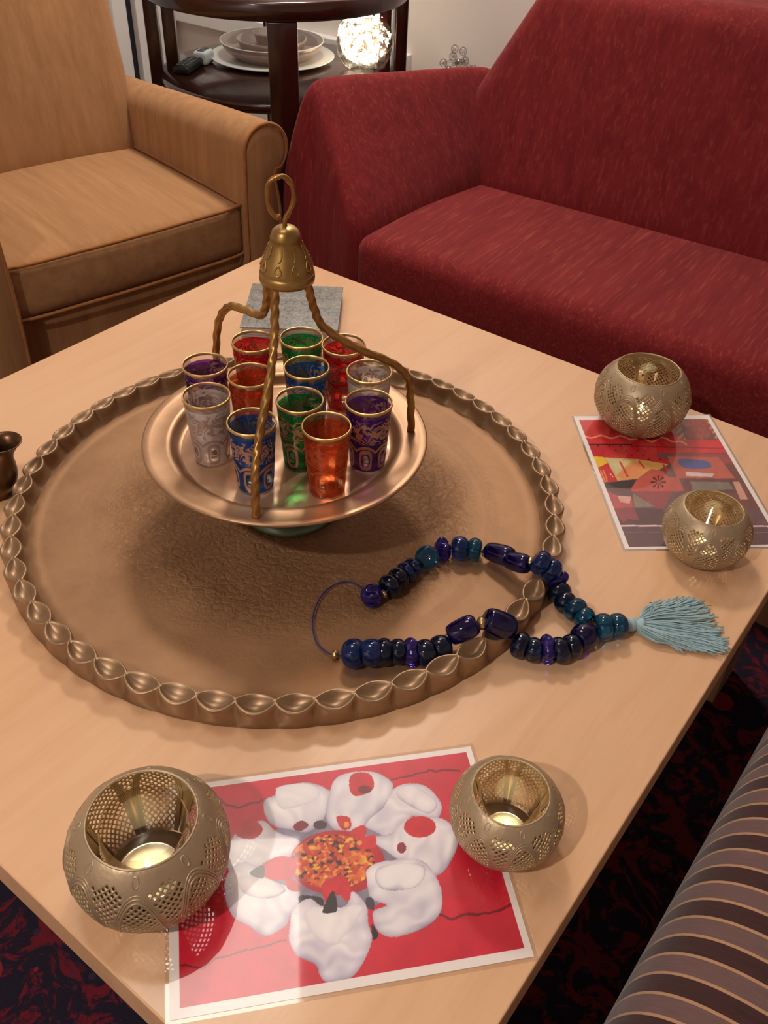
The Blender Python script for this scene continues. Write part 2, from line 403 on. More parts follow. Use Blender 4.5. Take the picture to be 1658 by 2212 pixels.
# ------------------------------------------------------------------ rug and coffee table
rug = obj('rug', *box(-.72, 1.35, -1.5, 0.66, 0.0, 0.012, 0.005), RUG, None, False)
tag(rug, 'dark navy and crimson patterned rug under the coffee table', 'rug')
TB = 0.549
ct = thing('coffee_table', 'square maple coffee table holding the brass tray and candle bowls', 'table', (0, 0, 0))
obj('tabletop', *box(-TB, TB, -TB, TB, T-.004, T, .002), MAPLE, ct, False)
obj('edge_band', *box(-TB+.0005, TB-.0005, -TB+.0005, TB-.0005, T-.05, T-.004), EDGE, ct, False)
for sx in (-1, 1):
    for sy in (-1, 1):
        cx, cy = sx*(TB-.075), sy*(TB-.075)
        obj('leg', *box(cx-.047, cx+.047, cy-.047, cy+.047, 0.012, T-.05, .003), EDGE, ct, False)
for s in (-1, 1):
    obj('apron', *box(-TB+.1, TB-.1, s*(TB-.075)-.012, s*(TB-.075)+.012, T-.12, T-.05), EDGE, ct, False)
    obj('apron', *box(s*(TB-.075)-.012, s*(TB-.075)+.012, -TB+.1, TB-.1, T-.12, T-.05), EDGE, ct, False)

# ------------------------------------------------------------------ brass tray
TCX, TCY = 0.0, -0.020
tray = thing('brass_tray', 'large round brass tray with crimped pie-crust rim on the coffee table', 'tray', (TCX, TCY, T))
olathe('tray_plate', [(0, .0005), (0.33, .0005), (0.335, .004), (0.326, .0065), (0.318, .0075), (0.313, .0062), (0.306, .0052), (0.15, .0045), (0, .0045)], TRAYFLOOR, tray, 128)
NS = 53; phase = math.radians(-50.5)
def rim_mesh():
    per = 14; n = NS*per; prof = 22; V, F = [], []
    for i in range(n):
        a = phase + 2*PI*i/n; t = (i % per)/per              # 0 = crest between two scallops
        b = math.sin(PI*t)                                     # 1 in the middle of a scallop
        bb = b**0.75
        lean = 0.25*math.sin(2*PI*t)*0.004
        zi = 0.031 - 0.001*bb; zo = 0.0315 - 0.0045*bb           # heights of inner and outer lip
        ri = 0.3365 - 0.0088*bb; ro = 0.341 + 0.0115*bb           # inner lip bulges in, outer lip bulges out
        pts = [(0.322, .0045), (0.329 - .002*bb, .009), (0.333 - .006*bb, .018), (ri - .001, zi - .006), (ri - .0005, zi - .002), (ri + .001, zi), (ri + .0025, zi - .0004)]
        for k in range(1, 9):                                   # spoon-shaped hollow between the lips
            s = k/9; r = ri + .0025 + (ro - .0025 - ri - .0025)*s; z = zi + (zo - zi)*s - 0.0075*bb*math.sin(PI*s)**0.8
            pts.append((r, z))
        pts += [(ro - .002, zo - .0003), (ro - .0005, zo), (ro + .0012, zo - .0015), (0.3418 + .0117*bb, zo - .007), (0.3445 + .0080*bb, .010), (0.3505 + .0015*bb, .0022), (0.350, .0004)]
        for r, z in pts[:prof]:
            V.append((r*math.cos(a + lean), r*math.sin(a + lean), z))
    k = len(pts[:prof])
    for i in range(n):
        for j in range(k-1):
            a, c = i*k+j, ((i+1) % n)*k+j; F.append((a, c, c+1, a+1))
    return V, F
obj('crimped_rim', *rim_mesh(), RIMBRASS, tray)

# ------------------------------------------------------------------ tea glass carrier
SX, SY = 0.002, -0.023; ZR, ZFL = 0.120, 0.107
st = thing('tea_glass_carrier', 'footed brass carrier with bell-topped handle of three twisted rods, standing on the tray', 'carrier', (SX, SY, T))
olathe('dish', [(0, ZFL-.002), (0.10, ZFL-.002), (0.132, ZFL-.001), (0.139, ZR-.005), (0.165, ZR-.004), (0.170, ZR-.003), (0.1722, ZR-.001), (0.1722, ZR+.001), (0.170, ZR+.002), (0.163, ZR+.0005),
                (0.145, ZR-.001), (0.140, ZR-.0005), (0.1365, ZR-.004), (0.1335, ZFL+.002), (0.128, ZFL), (0.06, ZFL), (0, ZFL)], STANDBRASS, st, 96)
olathe('dish_floor', [(0.127, ZFL+.0002), (0.1, ZFL+.0006), (0.05, ZFL+.0006), (0, ZFL+.0006)], HAMMERED, st, 64)
olathe('foot', [(0, .005), (0.061, .005), (0.063, .0075), (0.0625, .011), (0.056, .017), (0.036, .030), (0.024, .048), (0.021, .075), (0.03, .095), (0.055, ZFL-.002)], FOOTGREEN, st, 64)
prof = [(.022, .329), (.0306, .3135), (.036, .29), (.047, .265), (.083, .238), (.126, .216), (.1455, .195), (.150, .170), (.1535, .120)]
prof3 = [(.018, .329), (.024, .310), (.027, .285), (.040, .264), (.075, .256), (.108, .246), (.135, .215), (.149, .165), (.1535, .120)]
prof1 = [(.020, .329), (.026, .305), (.034, .275), (.052, .248), (.090, .222), (.124, .200), (.144, .178), (.152, .155), (.157, .120)]
for ang, pr in ((-60, prof1), (43, prof), (168, prof3)):
    a = math.radians(ang); pts = spline([(r*math.cos(a), r*math.sin(a), z) for r, z in pr], 14)
    V, F = tube(pts, 0.0046, 16, twist=0.30, lobes=3, lobe=0.13); obj('twisted_rod', V, F, RODBRASS, st)
vx, vy = -0.6878, 0.7259; wx, wy = vy, -vx          # away from / across the usual viewpoint, to place the slightly bent top
BO = (0.0085*wx, 0.0085*wy, 0)
def bellprof():
    return [(0, .324), (0.020, .324), (0.0275, .3215), (0.0295, .3225), (0.0300, .3265), (0.0298, .3312), (0.0292, .3322), (0.0282, .3328), (0.0286, .3345), (0.0284, .3375), (0.0268, .3425), (0.0238, .350), (0.0205, .357), (0.0178, .3635), (0.0163, .368), (0.0166, .3695), (0.0160, .3725), (0.0140, .3775), (0.0105, .3808), (0.005, .3822), (0, .3824)]
bell = olathe('bell', bellprof(), BELLBRASS, st, 64, BO)
for k in range(9):                                    # embossed drops around the bell
    a = 2*PI*k/9 + .2
    def on(z): 
        pr = bellprof()[9:18]; 
        for (r0, z0), (r1, z1) in zip(pr, pr[1:]):
            if z0 <= z <= z1: return r0 + (r1-r0)*(z-z0)/(z1-z0)
        return pr[0][0]
    dl = [(on(z)+.0003, a + da, z) for z, da in ((.3385, 0), (.340, .12), (.343, .13), (.346, .07), (.3485, 0), (.346, -.07), (.343, -.13), (.340, -.12))]
    obj('embossed_drop', *tube(spline([(r*math.cos(t), r*math.sin(t), z) for r, t, z in dl], 4, True), .0009, 6, True), BELLBRASS, bell)
    ul = [(on(z)+.0002, a + da, z) for z, da in ((.351, 0), (.354, .1), (.359, .13), (.3645, .10))]
    obj('embossed_leaf', *tube(spline([(r*math.cos(t), r*math.sin(t), z) for r, t, z in ul], 4), .0009, 6), BELLBRASS, bell)
lp = [(0.0085, .379), (0.0085, .389), (0.013, .397), (0.0185, .411), (0.0165, .425), (0.009, .4335), (0.002, .4325), (-.0055, .428), (-.0085, .414), (-.006, .400), (-.0005, .392), (0.004, .3935)]
V, F = tube(spline([(l*wx, l*wy, z) for l, z in lp], 7), 0.0026, 10, twist=.3, lobes=2, lobe=.12); obj('ring_handle', V, F, RODBRASS, st)

# ------------------------------------------------------------------ tea glasses
def glass_mat(name, tint, paint, gold=srgb(184, 142, 112), frosted=False, fr_amt=.5, cover=.34):
    m = NT(name); uvn = m.n.new('ShaderNodeTexCoord'); sx = m.n.new('ShaderNodeSeparateXYZ'); m.link(uvn.outputs['UV'], sx.inputs[0])
    u, v = sx.outputs[0], sx.outputs[1]
    # arabesque band
    cb = m.n.new('ShaderNodeCombineXYZ'); m.link(m.math('MULTIPLY', u, 9.0), cb.inputs[0]); m.link(m.math('MULTIPLY', v, 5.2), cb.inputs[1])
    nz = m.noise(cb.outputs[0], 1.15, 1, 0.4, 1.2); vo = m.voronoi(cb.outputs[0], 1.5)
    swirl = m.math('PINGPONG', m.math('MULTIPLY', nz, 5.0), 0.5)
    band = m.math('MULTIPLY', m.math('GREATER_THAN', v, 0.50), m.math('LESS_THAN', v, 0.86))
    edge = m.math('MULTIPLY', m.math('GREATER_THAN', v, 0.55), m.math('LESS_THAN', v, 0.80))
    fl = m.math('MAXIMUM', m.math('GREATER_THAN', swirl, 0.20), m.math('LESS_THAN', vo.outputs[0], 0.26))
    ara = m.math('MULTIPLY', band, m.math('MULTIPLY', fl, m.math('MAXIMUM', edge, m.math('GREATER_THAN', swirl, 0.36))))
    # row of long ovals with an arcade above
    uu = m.math('SUBTRACT', m.math('FRACT', m.math('MULTIPLY', u, 6.0)), 0.5)
    du = m.math('MULTIPLY', uu, 1.0); dv = m.math('MULTIPLY', m.math('SUBTRACT', v, 0.245), 1.85)
    rr = m.math('POWER', m.math('ADD', m.math('POWER', m.math('ABSOLUTE', m.math('DIVIDE', du, 0.36)), 3.0), m.math('POWER', m.math('ABSOLUTE', m.math('DIVIDE', dv, 0.34)), 3.0)), 0.333)
    o1 = m.math('MULTIPLY', m.math('GREATER_THAN', rr, 0.62), m.math('LESS_THAN', rr, 0.92)); o2 = m.math('LESS_THAN', rr, 0.42)
    arc = m.math('SUBTRACT', 0.455, m.math('MULTIPLY', m.math('MULTIPLY', uu, uu), 0.32))
    ar = m.math('LESS_THAN', m.math('ABSOLUTE', m.math('SUBTRACT', v, arc)), 0.022)
    goldm = m.math('MINIMUM', m.math('MAXIMUM', ara, m.math('MAXIMUM', o1, ar)), 1.0)
    bare = m.math('MAXIMUM', m.math('GREATER_THAN', v, 0.90), m.math('MAXIMUM', m.math('LESS_THAN', v, 0.055), o2))
    tr = m.n.new('ShaderNodeBsdfTransparent'); m.link(m.mix(bare, tint, (0.95, 0.94, 0.93, 1)), tr.inputs[0])
    df = m.n.new('ShaderNodeBsdfTranslucent'); df.inputs[0].default_value = paint
    d2 = m.n.new('ShaderNodeBsdfDiffuse'); d2.inputs[0].default_value = paint
    ad = m.n.new('ShaderNodeMixShader'); ad.inputs[0].default_value = 0.5; m.link(df.outputs[0], ad.inputs[1]); m.link(d2.outputs[0], ad.inputs[2])
    mp = m.n.new('ShaderNodeMixShader'); m.link(m.math('MULTIPLY', m.math('SUBTRACT', 1.0, bare), cover), mp.inputs[0]); m.link(tr.outputs[0], mp.inputs[1]); m.link(ad.outputs[0], mp.inputs[2])
    gl = m.n.new('ShaderNodeBsdfGlossy'); gl.inputs['Roughness'].default_value = 0.05
    lw = m.n.new('ShaderNodeLayerWeight'); lw.inputs[0].default_value = 0.3
    mg = m.n.new('ShaderNodeMixShader'); m.link(m.math('MULTIPLY_ADD', lw.outputs['Fresnel'], 0.5, 0.02), mg.inputs[0]); m.link(mp.outputs[0], mg.inputs[1]); m.link(gl.outputs[0], mg.inputs[2])
    m.set(color=gold, metal=0.45, rough=0.4)
    mo = m.n.new('ShaderNodeMixShader'); m.link(m.math('MULTIPLY', goldm, 0.9 if not frosted else fr_amt), mo.inputs[0]); m.link(mg.outputs[0], mo.inputs[1]); m.link(m.b.outputs[0], mo.inputs[2])
    m.link(mo.outputs[0], m.out.inputs[0]); return m.m
GM = {'red': glass_mat('glass_red', (0.85, 0.06, 0.07, 1), srgb(206, 22, 34)),
      'green': glass_mat('glass_green', (0.06, 0.58, 0.20, 1), srgb(6, 140, 54)),
      'blue': glass_mat('glass_blue', (0.06, 0.28, 0.68, 1), srgb(8, 94, 190)),
      'purple': glass_mat('glass_purple', (0.30, 0.10, 0.52, 1), srgb(76, 26, 140)),
      'orange': glass_mat('glass_orange', (0.90, 0.30, 0.12, 1), srgb(210, 76, 36), srgb(196, 106, 66), True),
      'clear': glass_mat('glass_frosted_white', (0.95, 0.93, 0.92, 1), srgb(232, 220, 214), srgb(158, 128, 116), True, .75, .52)}
gprof = [(0.0, .0), (0.0188, .0), (0.0205, .0015)] + [(0.0205 + (0.0268-0.0205)*k/24, .0015 + .0885*k/24) for k in range(1, 25)]
gin = [(0.0262, .0902), (0.0255, .0895)] + [(0.0188 + (0.0255-0.0188)*k/6, .008 + .0815*k/6) for k in (5, 4, 3, 2, 1, 0)] + [(0, .0065)]
def glass_meshes():
    V, F, U = lathe(gprof, 64); k = len(gprof); U = [(u, gprof[i % k][1]/.09) for i, (u, v) in enumerate(U)]
    out = bpy.data.meshes.new('glass_wall'); out.from_pydata(V, [], F); out.update()
    lay = out.uv_layers.new(name='UVMap'); li = np.zeros(len(out.loops), int); out.loops.foreach_get('vertex_index', li); lay.data.foreach_set('uv', np.asarray(U)[li].ravel())
    out.polygons.foreach_set('use_smooth', [True]*len(out.polygons))
    V, F, U = lathe(gin, 48); inn = bpy.data.meshes.new('glass_lining'); inn.from_pydata(V, [], F); inn.update(); inn.polygons.foreach_set('use_smooth', [True]*len(inn.polygons)); inn.materials.append(CLEAR)
    V, F = tube([(0.0265*math.cos(2*PI*i/64), 0.0265*math.sin(2*PI*i/64), .0885) for i in range(64)], .0011, 8, True)
    V = [(v[0], v[1], .0885 + (v[2]-.0885)*1.9) for v in V]
    rim = bpy.data.meshes.new('gold_rim'); rim.from_pydata(V, [], F); rim.update(); rim.polygons.foreach_set('use_smooth', [True]*len(rim.polygons)); rim.materials.append(GOLD)
    return out, inn, rim
GOUT, GIN, GRIM = glass_meshes()
GL = [('red', -.0865, .0188, 'red gilt tea glass in the outer ring between the purple and green glasses'),
      ('green', -.0474, .0644, 'green gilt tea glass in the outer ring between the two red glasses'),
      ('red', .0039, .085, 'red gilt tea glass in the outer ring between the green and clear glasses'),
      ('purple', -.092, -.0578, 'purple gilt tea glass in the outer ring between the clear and red glasses'),
      ('orange', -.0346, -.0404, 'orange tea glass in the inner cluster beside the blue glass, behind a twisted rod'),
      ('blue', .0038, .0153, 'blue gilt tea glass in the inner cluster between the green and orange ones'),
      ('clear', .0664, .0562, 'clear gilt tea glass in the outer ring between the red and purple glasses'),
      ('clear', -.0426, -.1040, 'clear gilt tea glass in the outer ring between the purple and blue glasses'),
      ('green', .0440, -.0430, 'green gilt tea glass in the inner cluster close to the orange outer glass'),
      ('blue', .0325, -.1090, 'blue gilt tea glass in the outer ring right behind the foot of a twisted rod'),
      ('orange', .1004, -.0630, 'orange tea glass in the outer ring between the blue and purple glasses'),
      ('purple', .1065, .0045, 'purple gilt tea glass in the outer ring between the orange and clear glasses')]
for q, (c, x, y, lab) in enumerate(GL):
    g = thing('tea_glass', lab, 'glass', (x, y, T + ZFL + .0006), random.uniform(0, 6), 'gilt tea glasses on the carrier')
    me = GOUT.copy(); me.materials.clear(); me.materials.append(GM[c]); link('painted_wall', me, None, g)
    link('inner_wall', GIN, None, g); link('gold_rim', GRIM, None, g)

# ------------------------------------------------------------------ pierced candle bowls
def bowl_mesh(a, b, hole):
    """oblate shell cut through by a diamond lattice inside arch-shaped panels"""
    lo, hi = -math.asin(.80), math.asin(.745)
    L = a*2*PI; wire = hole*0.55; per = (hole + wire)
    Mc = int(round(L/(per*math.sqrt(2))/8))*8                 # lattice cells round the bowl
    s = L/Mc; fr = hole/per                                   # s = diagonal of one cell on the equator
    H = (hi-lo)*(a+b)/2; rows = int(H/s)+2
    idx, V, F = {}, [], []
    def co(p): k = math.floor(p/2); return k + (fr if p % 2 else 0.0)
    def vert(p, q):
        P_, Q_ = co(p), co(q); u = (P_+Q_)/2/ (Mc) * 1.0; vv = (P_-Q_)/2
        # u in cells round, vv in cells up
        uu = (P_+Q_)/2; ang = 2*PI*(uu % Mc)/Mc
        key = (round((uu % Mc)*1000) % (Mc*1000), round(vv*1000))
        if key not in idx:
            ph = lo + (hi-lo)*vv/rows
            ph = max(lo, min(hi, ph)); idx[key] = len(V)
            V.append((a*math.cos(ph)*math.cos(ang), a*math.cos(ph)*math.sin(ang), b*math.sin(ph) + .8*b))
        return idx[key]
    def inpanel(u, v):                                        # u 0..1 round, v 0..1 up
        t = abs((u*8) % 1 - .5)
        if t < .37 and 0.05 < v < 0.09 + 0.66*math.sqrt(max(0, 1-(t/.37)**2.2)): return True
        t2 = .5 - t
        return .46 < v < .87 and t2 < .04 + .26*(v-.46)/.30 and t2 < .34*(0.905-v)/.12 and (t > .47 or v > .15 + .70*math.sqrt(max(0, 1-(t/.47)**2.2)))
    rng_p = range(-2, 2*(Mc+rows)+4)
    for p in rng_p:
        for q in range(-2*rows-4, 2*Mc+4):
            cx = (co(p)+co(p+1)+co(q)+co(q+1))/4; cv = (co(p)+co(p+1)-co(q)-co(q+1))/4
            if not (0 <= cx < Mc) or not (-0.3 < cv < rows+.3): continue
            if p % 2 == 0 and q % 2 == 0 and inpanel(cx/Mc, cv/rows): continue
            f = (vert(p, q), vert(p+1, q), vert(p+1, q+1), vert(p, q+1))
            if len(set(f)) == 4: F.append(f)
    return V, F
BOWLS = {}
def on_bowl(a, b, u, v, off=0.0):
    lo, hi = -math.asin(.80), math.asin(.745); ph = lo + (hi-lo)*v
    return ((a+off)*math.cos(ph)*math.cos(2*PI*u), (a+off)*math.cos(ph)*math.sin(2*PI*u), (b+off)*math.sin(ph) + .8*b)
def make_bowl_meshes(key, a, b, hole):
    V, F = bowl_mesh(a, b, hole); me = bpy.data.meshes.new('pierced_shell'); me.from_pydata(V, [], F); me.update()
    me.polygons.foreach_set('use_smooth', [True]*len(me.polygons)); me.materials.append(LATTICE)
    orn = []
    for k in range(8):
        for off, wd in ((0.0, .0016), (0.034, .0013), (.062, .0011)):
            pts = []
            for i in range(25):
                t = -1 + 2*i/24; aw = .395 + off; arch = min(1, abs(t))
                vv = 0.03 if abs(t) > .999 else 0.06 + (0.70+off)*math.sqrt(max(0, 1-arch**2.2))
                pts.append(on_bowl(a, b, (k+.5 + t*aw)/8, min(vv, .95), .0004))
            orn.append(tube(pts, wd*a/.078, 5))
        ov = [on_bowl(a, b, (k + .5 + .06*math.cos(t))/8, .915 + .045*math.sin(t), .0003) for t in np.linspace(0, 2*PI, 13)[:-1]]
        orn.append(tube(ov, .0013*a/.078, 5, True))
        for dt_ in (-.035, .035):
            orn.append(tube([on_bowl(a, b, (k + dt_)/8, v_, .0003) for v_ in np.linspace(.03, .40, 9)], .0009*a/.078, 5))
    ov_V, ov_F = merge(*orn)
    BOWLS[key] = (me, ov_V, ov_F)
SIZES = {'big': (0.078, 0.068, .0033), 'small': (0.057, 0.050, .0028)}
for k, (a, b, h) in SIZES.items(): make_bowl_meshes(k, a, b, h)
def candle_bowl(key, sc, x, y, z, rz, label, wax_r, wax_label):
    a, b, h = SIZES[key]; me, oV, oF = BOWLS[key]; zb = 0.0
    t = thing('candle_bowl', label, 'candle holder', (x, y, T+z), rz, 'pierced brass candle bowls'); t.scale = (sc, sc, sc)
    sh = link('pierced_shell', me, None, t); md = sh.modifiers.new('thickness', 'SOLIDIFY'); md.thickness = .0009; md.offset = -1
    obj('embossed_ornament', oV, oF, LATTICE, t)
    rr = a*math.sqrt(1-.745**2); zt = b*1.545
    V, F = tube([(rr*math.cos(2*PI*i/64), rr*math.sin(2*PI*i/64), zt) for i in range(64)], .0013*a/.078, 8, True); obj('rim_ring', V, F, LATTICE, t)
    rb = a*.6; olathe('base_plate', [(0, .0), (rb*1.0, .0), (rb*1.03, .002), (0, .002)], LATTICE, t, 40)
    ci = rr*.80
    olathe('glass_cup', [(ci*.95, zt-.006*a/.078), (ci, zt-.009*a/.078), (ci*1.06, zt*.72), (ci*1.0, zt*.45), (ci*.80, zt*.22), (ci*.55, zt*.10), (0, zt*.085)], CUPGLASS, t, 48)
    # candle
    zc = T + z + sc*zt*.095
    ox = .0105*a/.078; c = thing('tealight', wax_label, 'candle', (x+.58*ox, y-.81*ox, zc), 0, 'lit tealights')
    wr = wax_r; hh = wr*.62
    olathe('tin_cup', [(0, 0), (wr, 0), (wr*1.02, hh), (wr*.98, hh), (wr*.97, hh*.9)], TIN, c, 32)
    olathe('wax', [(wr*.97, hh*.1), (wr*.97, hh*.9), (wr*.7, hh*.86), (0, hh*.84)], WAX, c, 32)
    obj('wick', *tube([(0, 0, hh*.8), (.0006, 0, hh+.004), (.001, 0, hh+.007)], .0008, 6), WICK, c)
    olathe('flame', [(0, hh+.004), (.0018, hh+.007), (.0022, hh+.009), (.0016, hh+.013), (.0007, hh+.017), (0, hh+.0195)], FLAME, c, 12)
PT = 0.0008                                    # thickness of a laminated sheet
b1 = P(322, 1831, .046); b2 = P(1095, 1750, .040); b3 = P(1386, 857, .046); b4 = P(1527, 1141, .040)
candle_bowl('big', .865, b1.x, b1.y, PT, .35, 'large pierced brass candle bowl resting on a corner of the red picnic print', .027, 'lit tealight in the large bowl on the red print')
candle_bowl('small', .89, b2.x, b2.y, PT, 1.2, 'small pierced brass candle bowl overlapping the red picnic print', .019, 'lit tealight in the small bowl by the red print')
candle_bowl('big', .873, b3.x, b3.y, PT, 2.0, 'large pierced brass candle bowl on the market-stall print near the sofa', .024, 'lit tealight in the large bowl near the sofa')
candle_bowl('small', .925, b4.x, b4.y, PT, .8, 'small pierced brass candle bowl on the edge of the market-stall print', .019, 'lit tealight in the small bowl on the market-stall print')

# ------------------------------------------------------------------ laminated prints
LAMINATE = thin_glass('laminate', (0.98, 0.98, 0.98, 1), 0.03)
def printed(name):
    m = NT(name); at = m.n.new('ShaderNodeAttribute'); at.attribute_name = 'ink'
    m.set(color=at.outputs['Color'], rough=0.35, coat=1.0, coat_rough=0.03); return m.m
def inpoly(px, py, poly):
    c = np.zeros(px.shape, bool); n = len(poly); j = n-1
    for i in range(n):
        xi, yi = poly[i]; xj, yj = poly[j]
        if yi != yj: c ^= ((yi > py) != (yj > py)) & (px < (xj-xi)*(py-yi)/(yj-yi)+xi)
        j = i
    return c
def smoothpoly(p, per=5): return [(q.x, q.y) for q in spline([(a, b, 0) for a, b in p], per, True)]
def vnoise(x, y, seed):
    r = np.random.default_rng(seed).random((64, 64)); xi = np.floor(x).astype(int); yi = np.floor(y).astype(int)
    fx = x-xi; fy = y-yi; fx = fx*fx*(3-2*fx); fy = fy*fy*(3-2*fy); g = lambda i, j: r[i % 64, j % 64]
    return (g(xi, yi)*(1-fx)+g(xi+1, yi)*fx)*(1-fy)+(g(xi, yi+1)*(1-fx)+g(xi+1, yi+1)*fx)*fy
lin = lambda *c: np.array(srgb(*c)[:3])
def print_sheet(name, label, cx, cy, ang, w, h, inset, paint, nx, ny):
    """paper with white border, ink grid coloured by paint(), clear pouch; local x = width, y = height"""
    t = thing(name, label, 'print', (cx, cy, T), ang, 'laminated photo prints')
    obj('pouch', *box(-w/2-.0035, w/2+.0035, -h/2-.0035, h/2+.0035, .0001, .00035), LAMINATE, t, False)
    PAPER = printed('print_paper') if 'print_paper' not in bpy.data.materials else bpy.data.materials['print_paper']
    x0, x1, y0, y1 = -w/2+inset[0], w/2-inset[1], -h/2+inset[2], h/2-inset[3]
    gx, gy = np.meshgrid(np.linspace(x0, x1, nx), np.linspace(y0, y1, ny)); gx = gx.ravel(); gy = gy.ravel()
    ca, sa = math.cos(ang), math.sin(ang); wxy = np.stack([cx+gx*ca-gy*sa, cy+gx*sa+gy*ca, np.full(gx.shape, T)], -1)
    uv = Q(wxy); colr = paint(uv[:, 0], uv[:, 1])
    V = np.stack([gx, gy, np.full(gx.shape, PT-.0001)], -1)
    F = [(j*nx+i, j*nx+i+1, (j+1)*nx+i+1, (j+1)*nx+i) for j in range(ny-1) for i in range(nx-1)]
    o = obj('picture', V.tolist(), F, PAPER, t, False)
    at = o.data.color_attributes.new('ink', 'FLOAT_COLOR', 'POINT'); at.data.foreach_set('color', np.concatenate([colr, np.ones((len(colr), 1))], 1).astype(np.float32).ravel())
    pv, pf = box(-w/2, w/2, -h/2, h/2, .0002, PT-.0002); o2 = obj('paper', pv, pf, PAPER, t, False)
    at = o2.data.color_attributes.new('ink', 'FLOAT_COLOR', 'POINT'); at.data.foreach_set('color', np.tile(np.array([*lin(232, 224, 220), 1.0]), 8).astype(np.float32))
def line_mask(x, y, pts, wd):
    m = np.full(x.shape, 1e9)
    for (ax, ay), (bx_, by_) in zip(pts, pts[1:]):
        dx, dy = bx_-ax, by_-ay; t = np.clip(((x-ax)*dx+(y-ay)*dy)/(dx*dx+dy*dy), 0, 1); m = np.minimum(m, np.hypot(x-ax-t*dx, y-ay-t*dy))
    return m < wd
def paint_picnic(u, v):
    x = (u-350)*2.022; y = (v-1600)*2.022; C = np.zeros((len(x), 3))
    n1 = vnoise(x/26, y/26, 1); n2 = vnoise(x/9, y/9, 2); n3 = vnoise(x/60, y/60, 3)
    C[:] = lin(200, 24, 52)
    C *= (0.86 + .2*n3 + .08*n2)[:, None]
    for ln, wd in (([(1540, 715), (1480, 745), (1380, 770), (1330, 765), (1270, 785), (1220, 768), (1150, 800), (1000, 850)], 6), ([(1300, 135), (1160, 140), (1050, 165), (1000, 180)], 5), ([(240, 255), (280, 285), (330, 300), (440, 270)], 5), ([(80, 985), (180, 1000), (240, 960), (540, 880)], 4)):
        C[line_mask(x+8*n2, y+10*n1, ln, wd)] = lin(120, 12, 30)
    bodies = [
        [(505, 205), (640, 185), (735, 228), (720, 300), (700, 350), (640, 400), (560, 390), (480, 370), (445, 310), (450, 260), (500, 235)],
        [(985, 230), (1060, 190), (1150, 200), (1215, 270), (1215, 320), (1190, 345), (1100, 330), (1060, 360), (1000, 420), (930, 400), (870, 360), (900, 300)],
        [(730, 230), (760, 165), (830, 140), (930, 140), (1000, 180), (1005, 220), (985, 260), (960, 300), (900, 350), (880, 400), (850, 420), (800, 400), (745, 385), (715, 330)],
        [(310, 420), (430, 350), (500, 400), (600, 440), (570, 500), (480, 540), (380, 560), (290, 570)],
        [(1060, 350), (1130, 330), (1240, 350), (1290, 430), (1270, 510), (1220, 580), (1160, 590), (1080, 530), (1030, 520), (960, 470), (915, 445), (930, 420), (1000, 405)]]
    def robe(poly, seed, base=(206, 200, 212), hi=(240, 235, 236), lo=(138, 132, 158)):
        p = smoothpoly(poly); k = inpoly(x, y, p); xs, ys = x[k], y[k]
        cx_ = np.mean([q[0] for q in poly]); cy_ = np.mean([q[1] for q in poly]); R = max(abs(q[0]-cx_)+abs(q[1]-cy_) for q in poly)*.75
        d = np.full(xs.shape, 1e9)
        for (ax_, ay_), (bx_, by_) in zip(p, p[1:]+p[:1]):
            dx, dy = bx_-ax_, by_-ay_; t_ = np.clip(((xs-ax_)*dx+(ys-ay_)*dy)/(dx*dx+dy*dy+1e-9), 0, 1); d = np.minimum(d, np.hypot(xs-ax_-t_*dx, ys-ay_-t_*dy))
        e = np.clip(d/34, 0, 1)**.6; th = seed*1.7; f = np.sin((xs*math.cos(th)+ys*math.sin(th))/13 + 7*vnoise(xs/70, ys/70, seed))
        g = np.clip(.22 + .52*e + .10*f*e - .20*(ys-cy_)/R - .06*(xs-cx_)/R + .35*(vnoise(xs/60, ys/60, seed+40)-.5), 0, 1)[:, None]; mid = lin(*base)
        C[k] = np.where(g > .5, mid + (lin(*hi)-mid)*(g-.5)*2, lin(*lo) + (mid-lin(*lo))*g*2)
    def flat(poly, c, var=.25, sm=True):
        k = inpoly(x, y, smoothpoly(poly) if sm else poly); C[k] = lin(*c)*(1-var/2+var*n1[k])[:, None]
    def ell(cx_, cy_, rx, ry, c, var=.25):
        k = ((x-cx_)/rx)**2+((y-cy_)/ry)**2 < 1; C[k] = lin(*c)*(1-var/2+var*n1[k])[:, None]; return k
    ell(770, 520, 330, 230, (128, 120, 140), .4)
    for i, b_ in enumerate(bodies): robe(b_, 11+i)
    ell(765, 535, 207, 142, (178, 24, 40)); k = ((x-745)/182)**2+((y-530)/118)**2 < 1
    pal = np.array([lin(140, 34, 20), lin(190, 56, 32), lin(216, 100, 44), lin(198, 66, 36), lin(230, 170, 56), lin(206, 84, 40), lin(64, 26, 20), lin(226, 130, 60)])
    rg = np.random.default_rng(31); sx_ = rg.uniform(560, 930, 420); sy_ = rg.uniform(408, 652, 420); xs, ys = x[k], y[k]; best = np.full(xs.shape, 1e9); who = np.zeros(xs.shape, int)
    for i_ in range(420):
        dd = (xs-sx_[i_])**2 + 1.6*(ys-sy_[i_])**2; q = dd < best; best[q] = dd[q]; who[q] = i_
    C[k] = pal[rg.integers(0, 8, 420)][who]*(0.8+.35*n2[k])[:, None]
    robe([(895, 565), (960, 530), (1100, 520), (1160, 545), (1215, 640), (1215, 750), (1140, 820), (1010, 860), (940, 830), (920, 750), (980, 720), (910, 690), (895, 620)], 21)
    robe([(280, 600), (320, 545), (380, 535), (480, 610), (560, 640), (600, 650), (595, 710), (560, 760), (540, 810), (450, 855), (380, 810), (310, 770), (275, 680)], 22)
    flat([(600, 680), (700, 690), (690, 740), (620, 735)], (40, 30, 34)); flat([(890, 690), (920, 690), (925, 740), (895, 730)], (60, 52, 70)); flat([(915, 800), (945, 850), (920, 870)], (20, 16, 24))
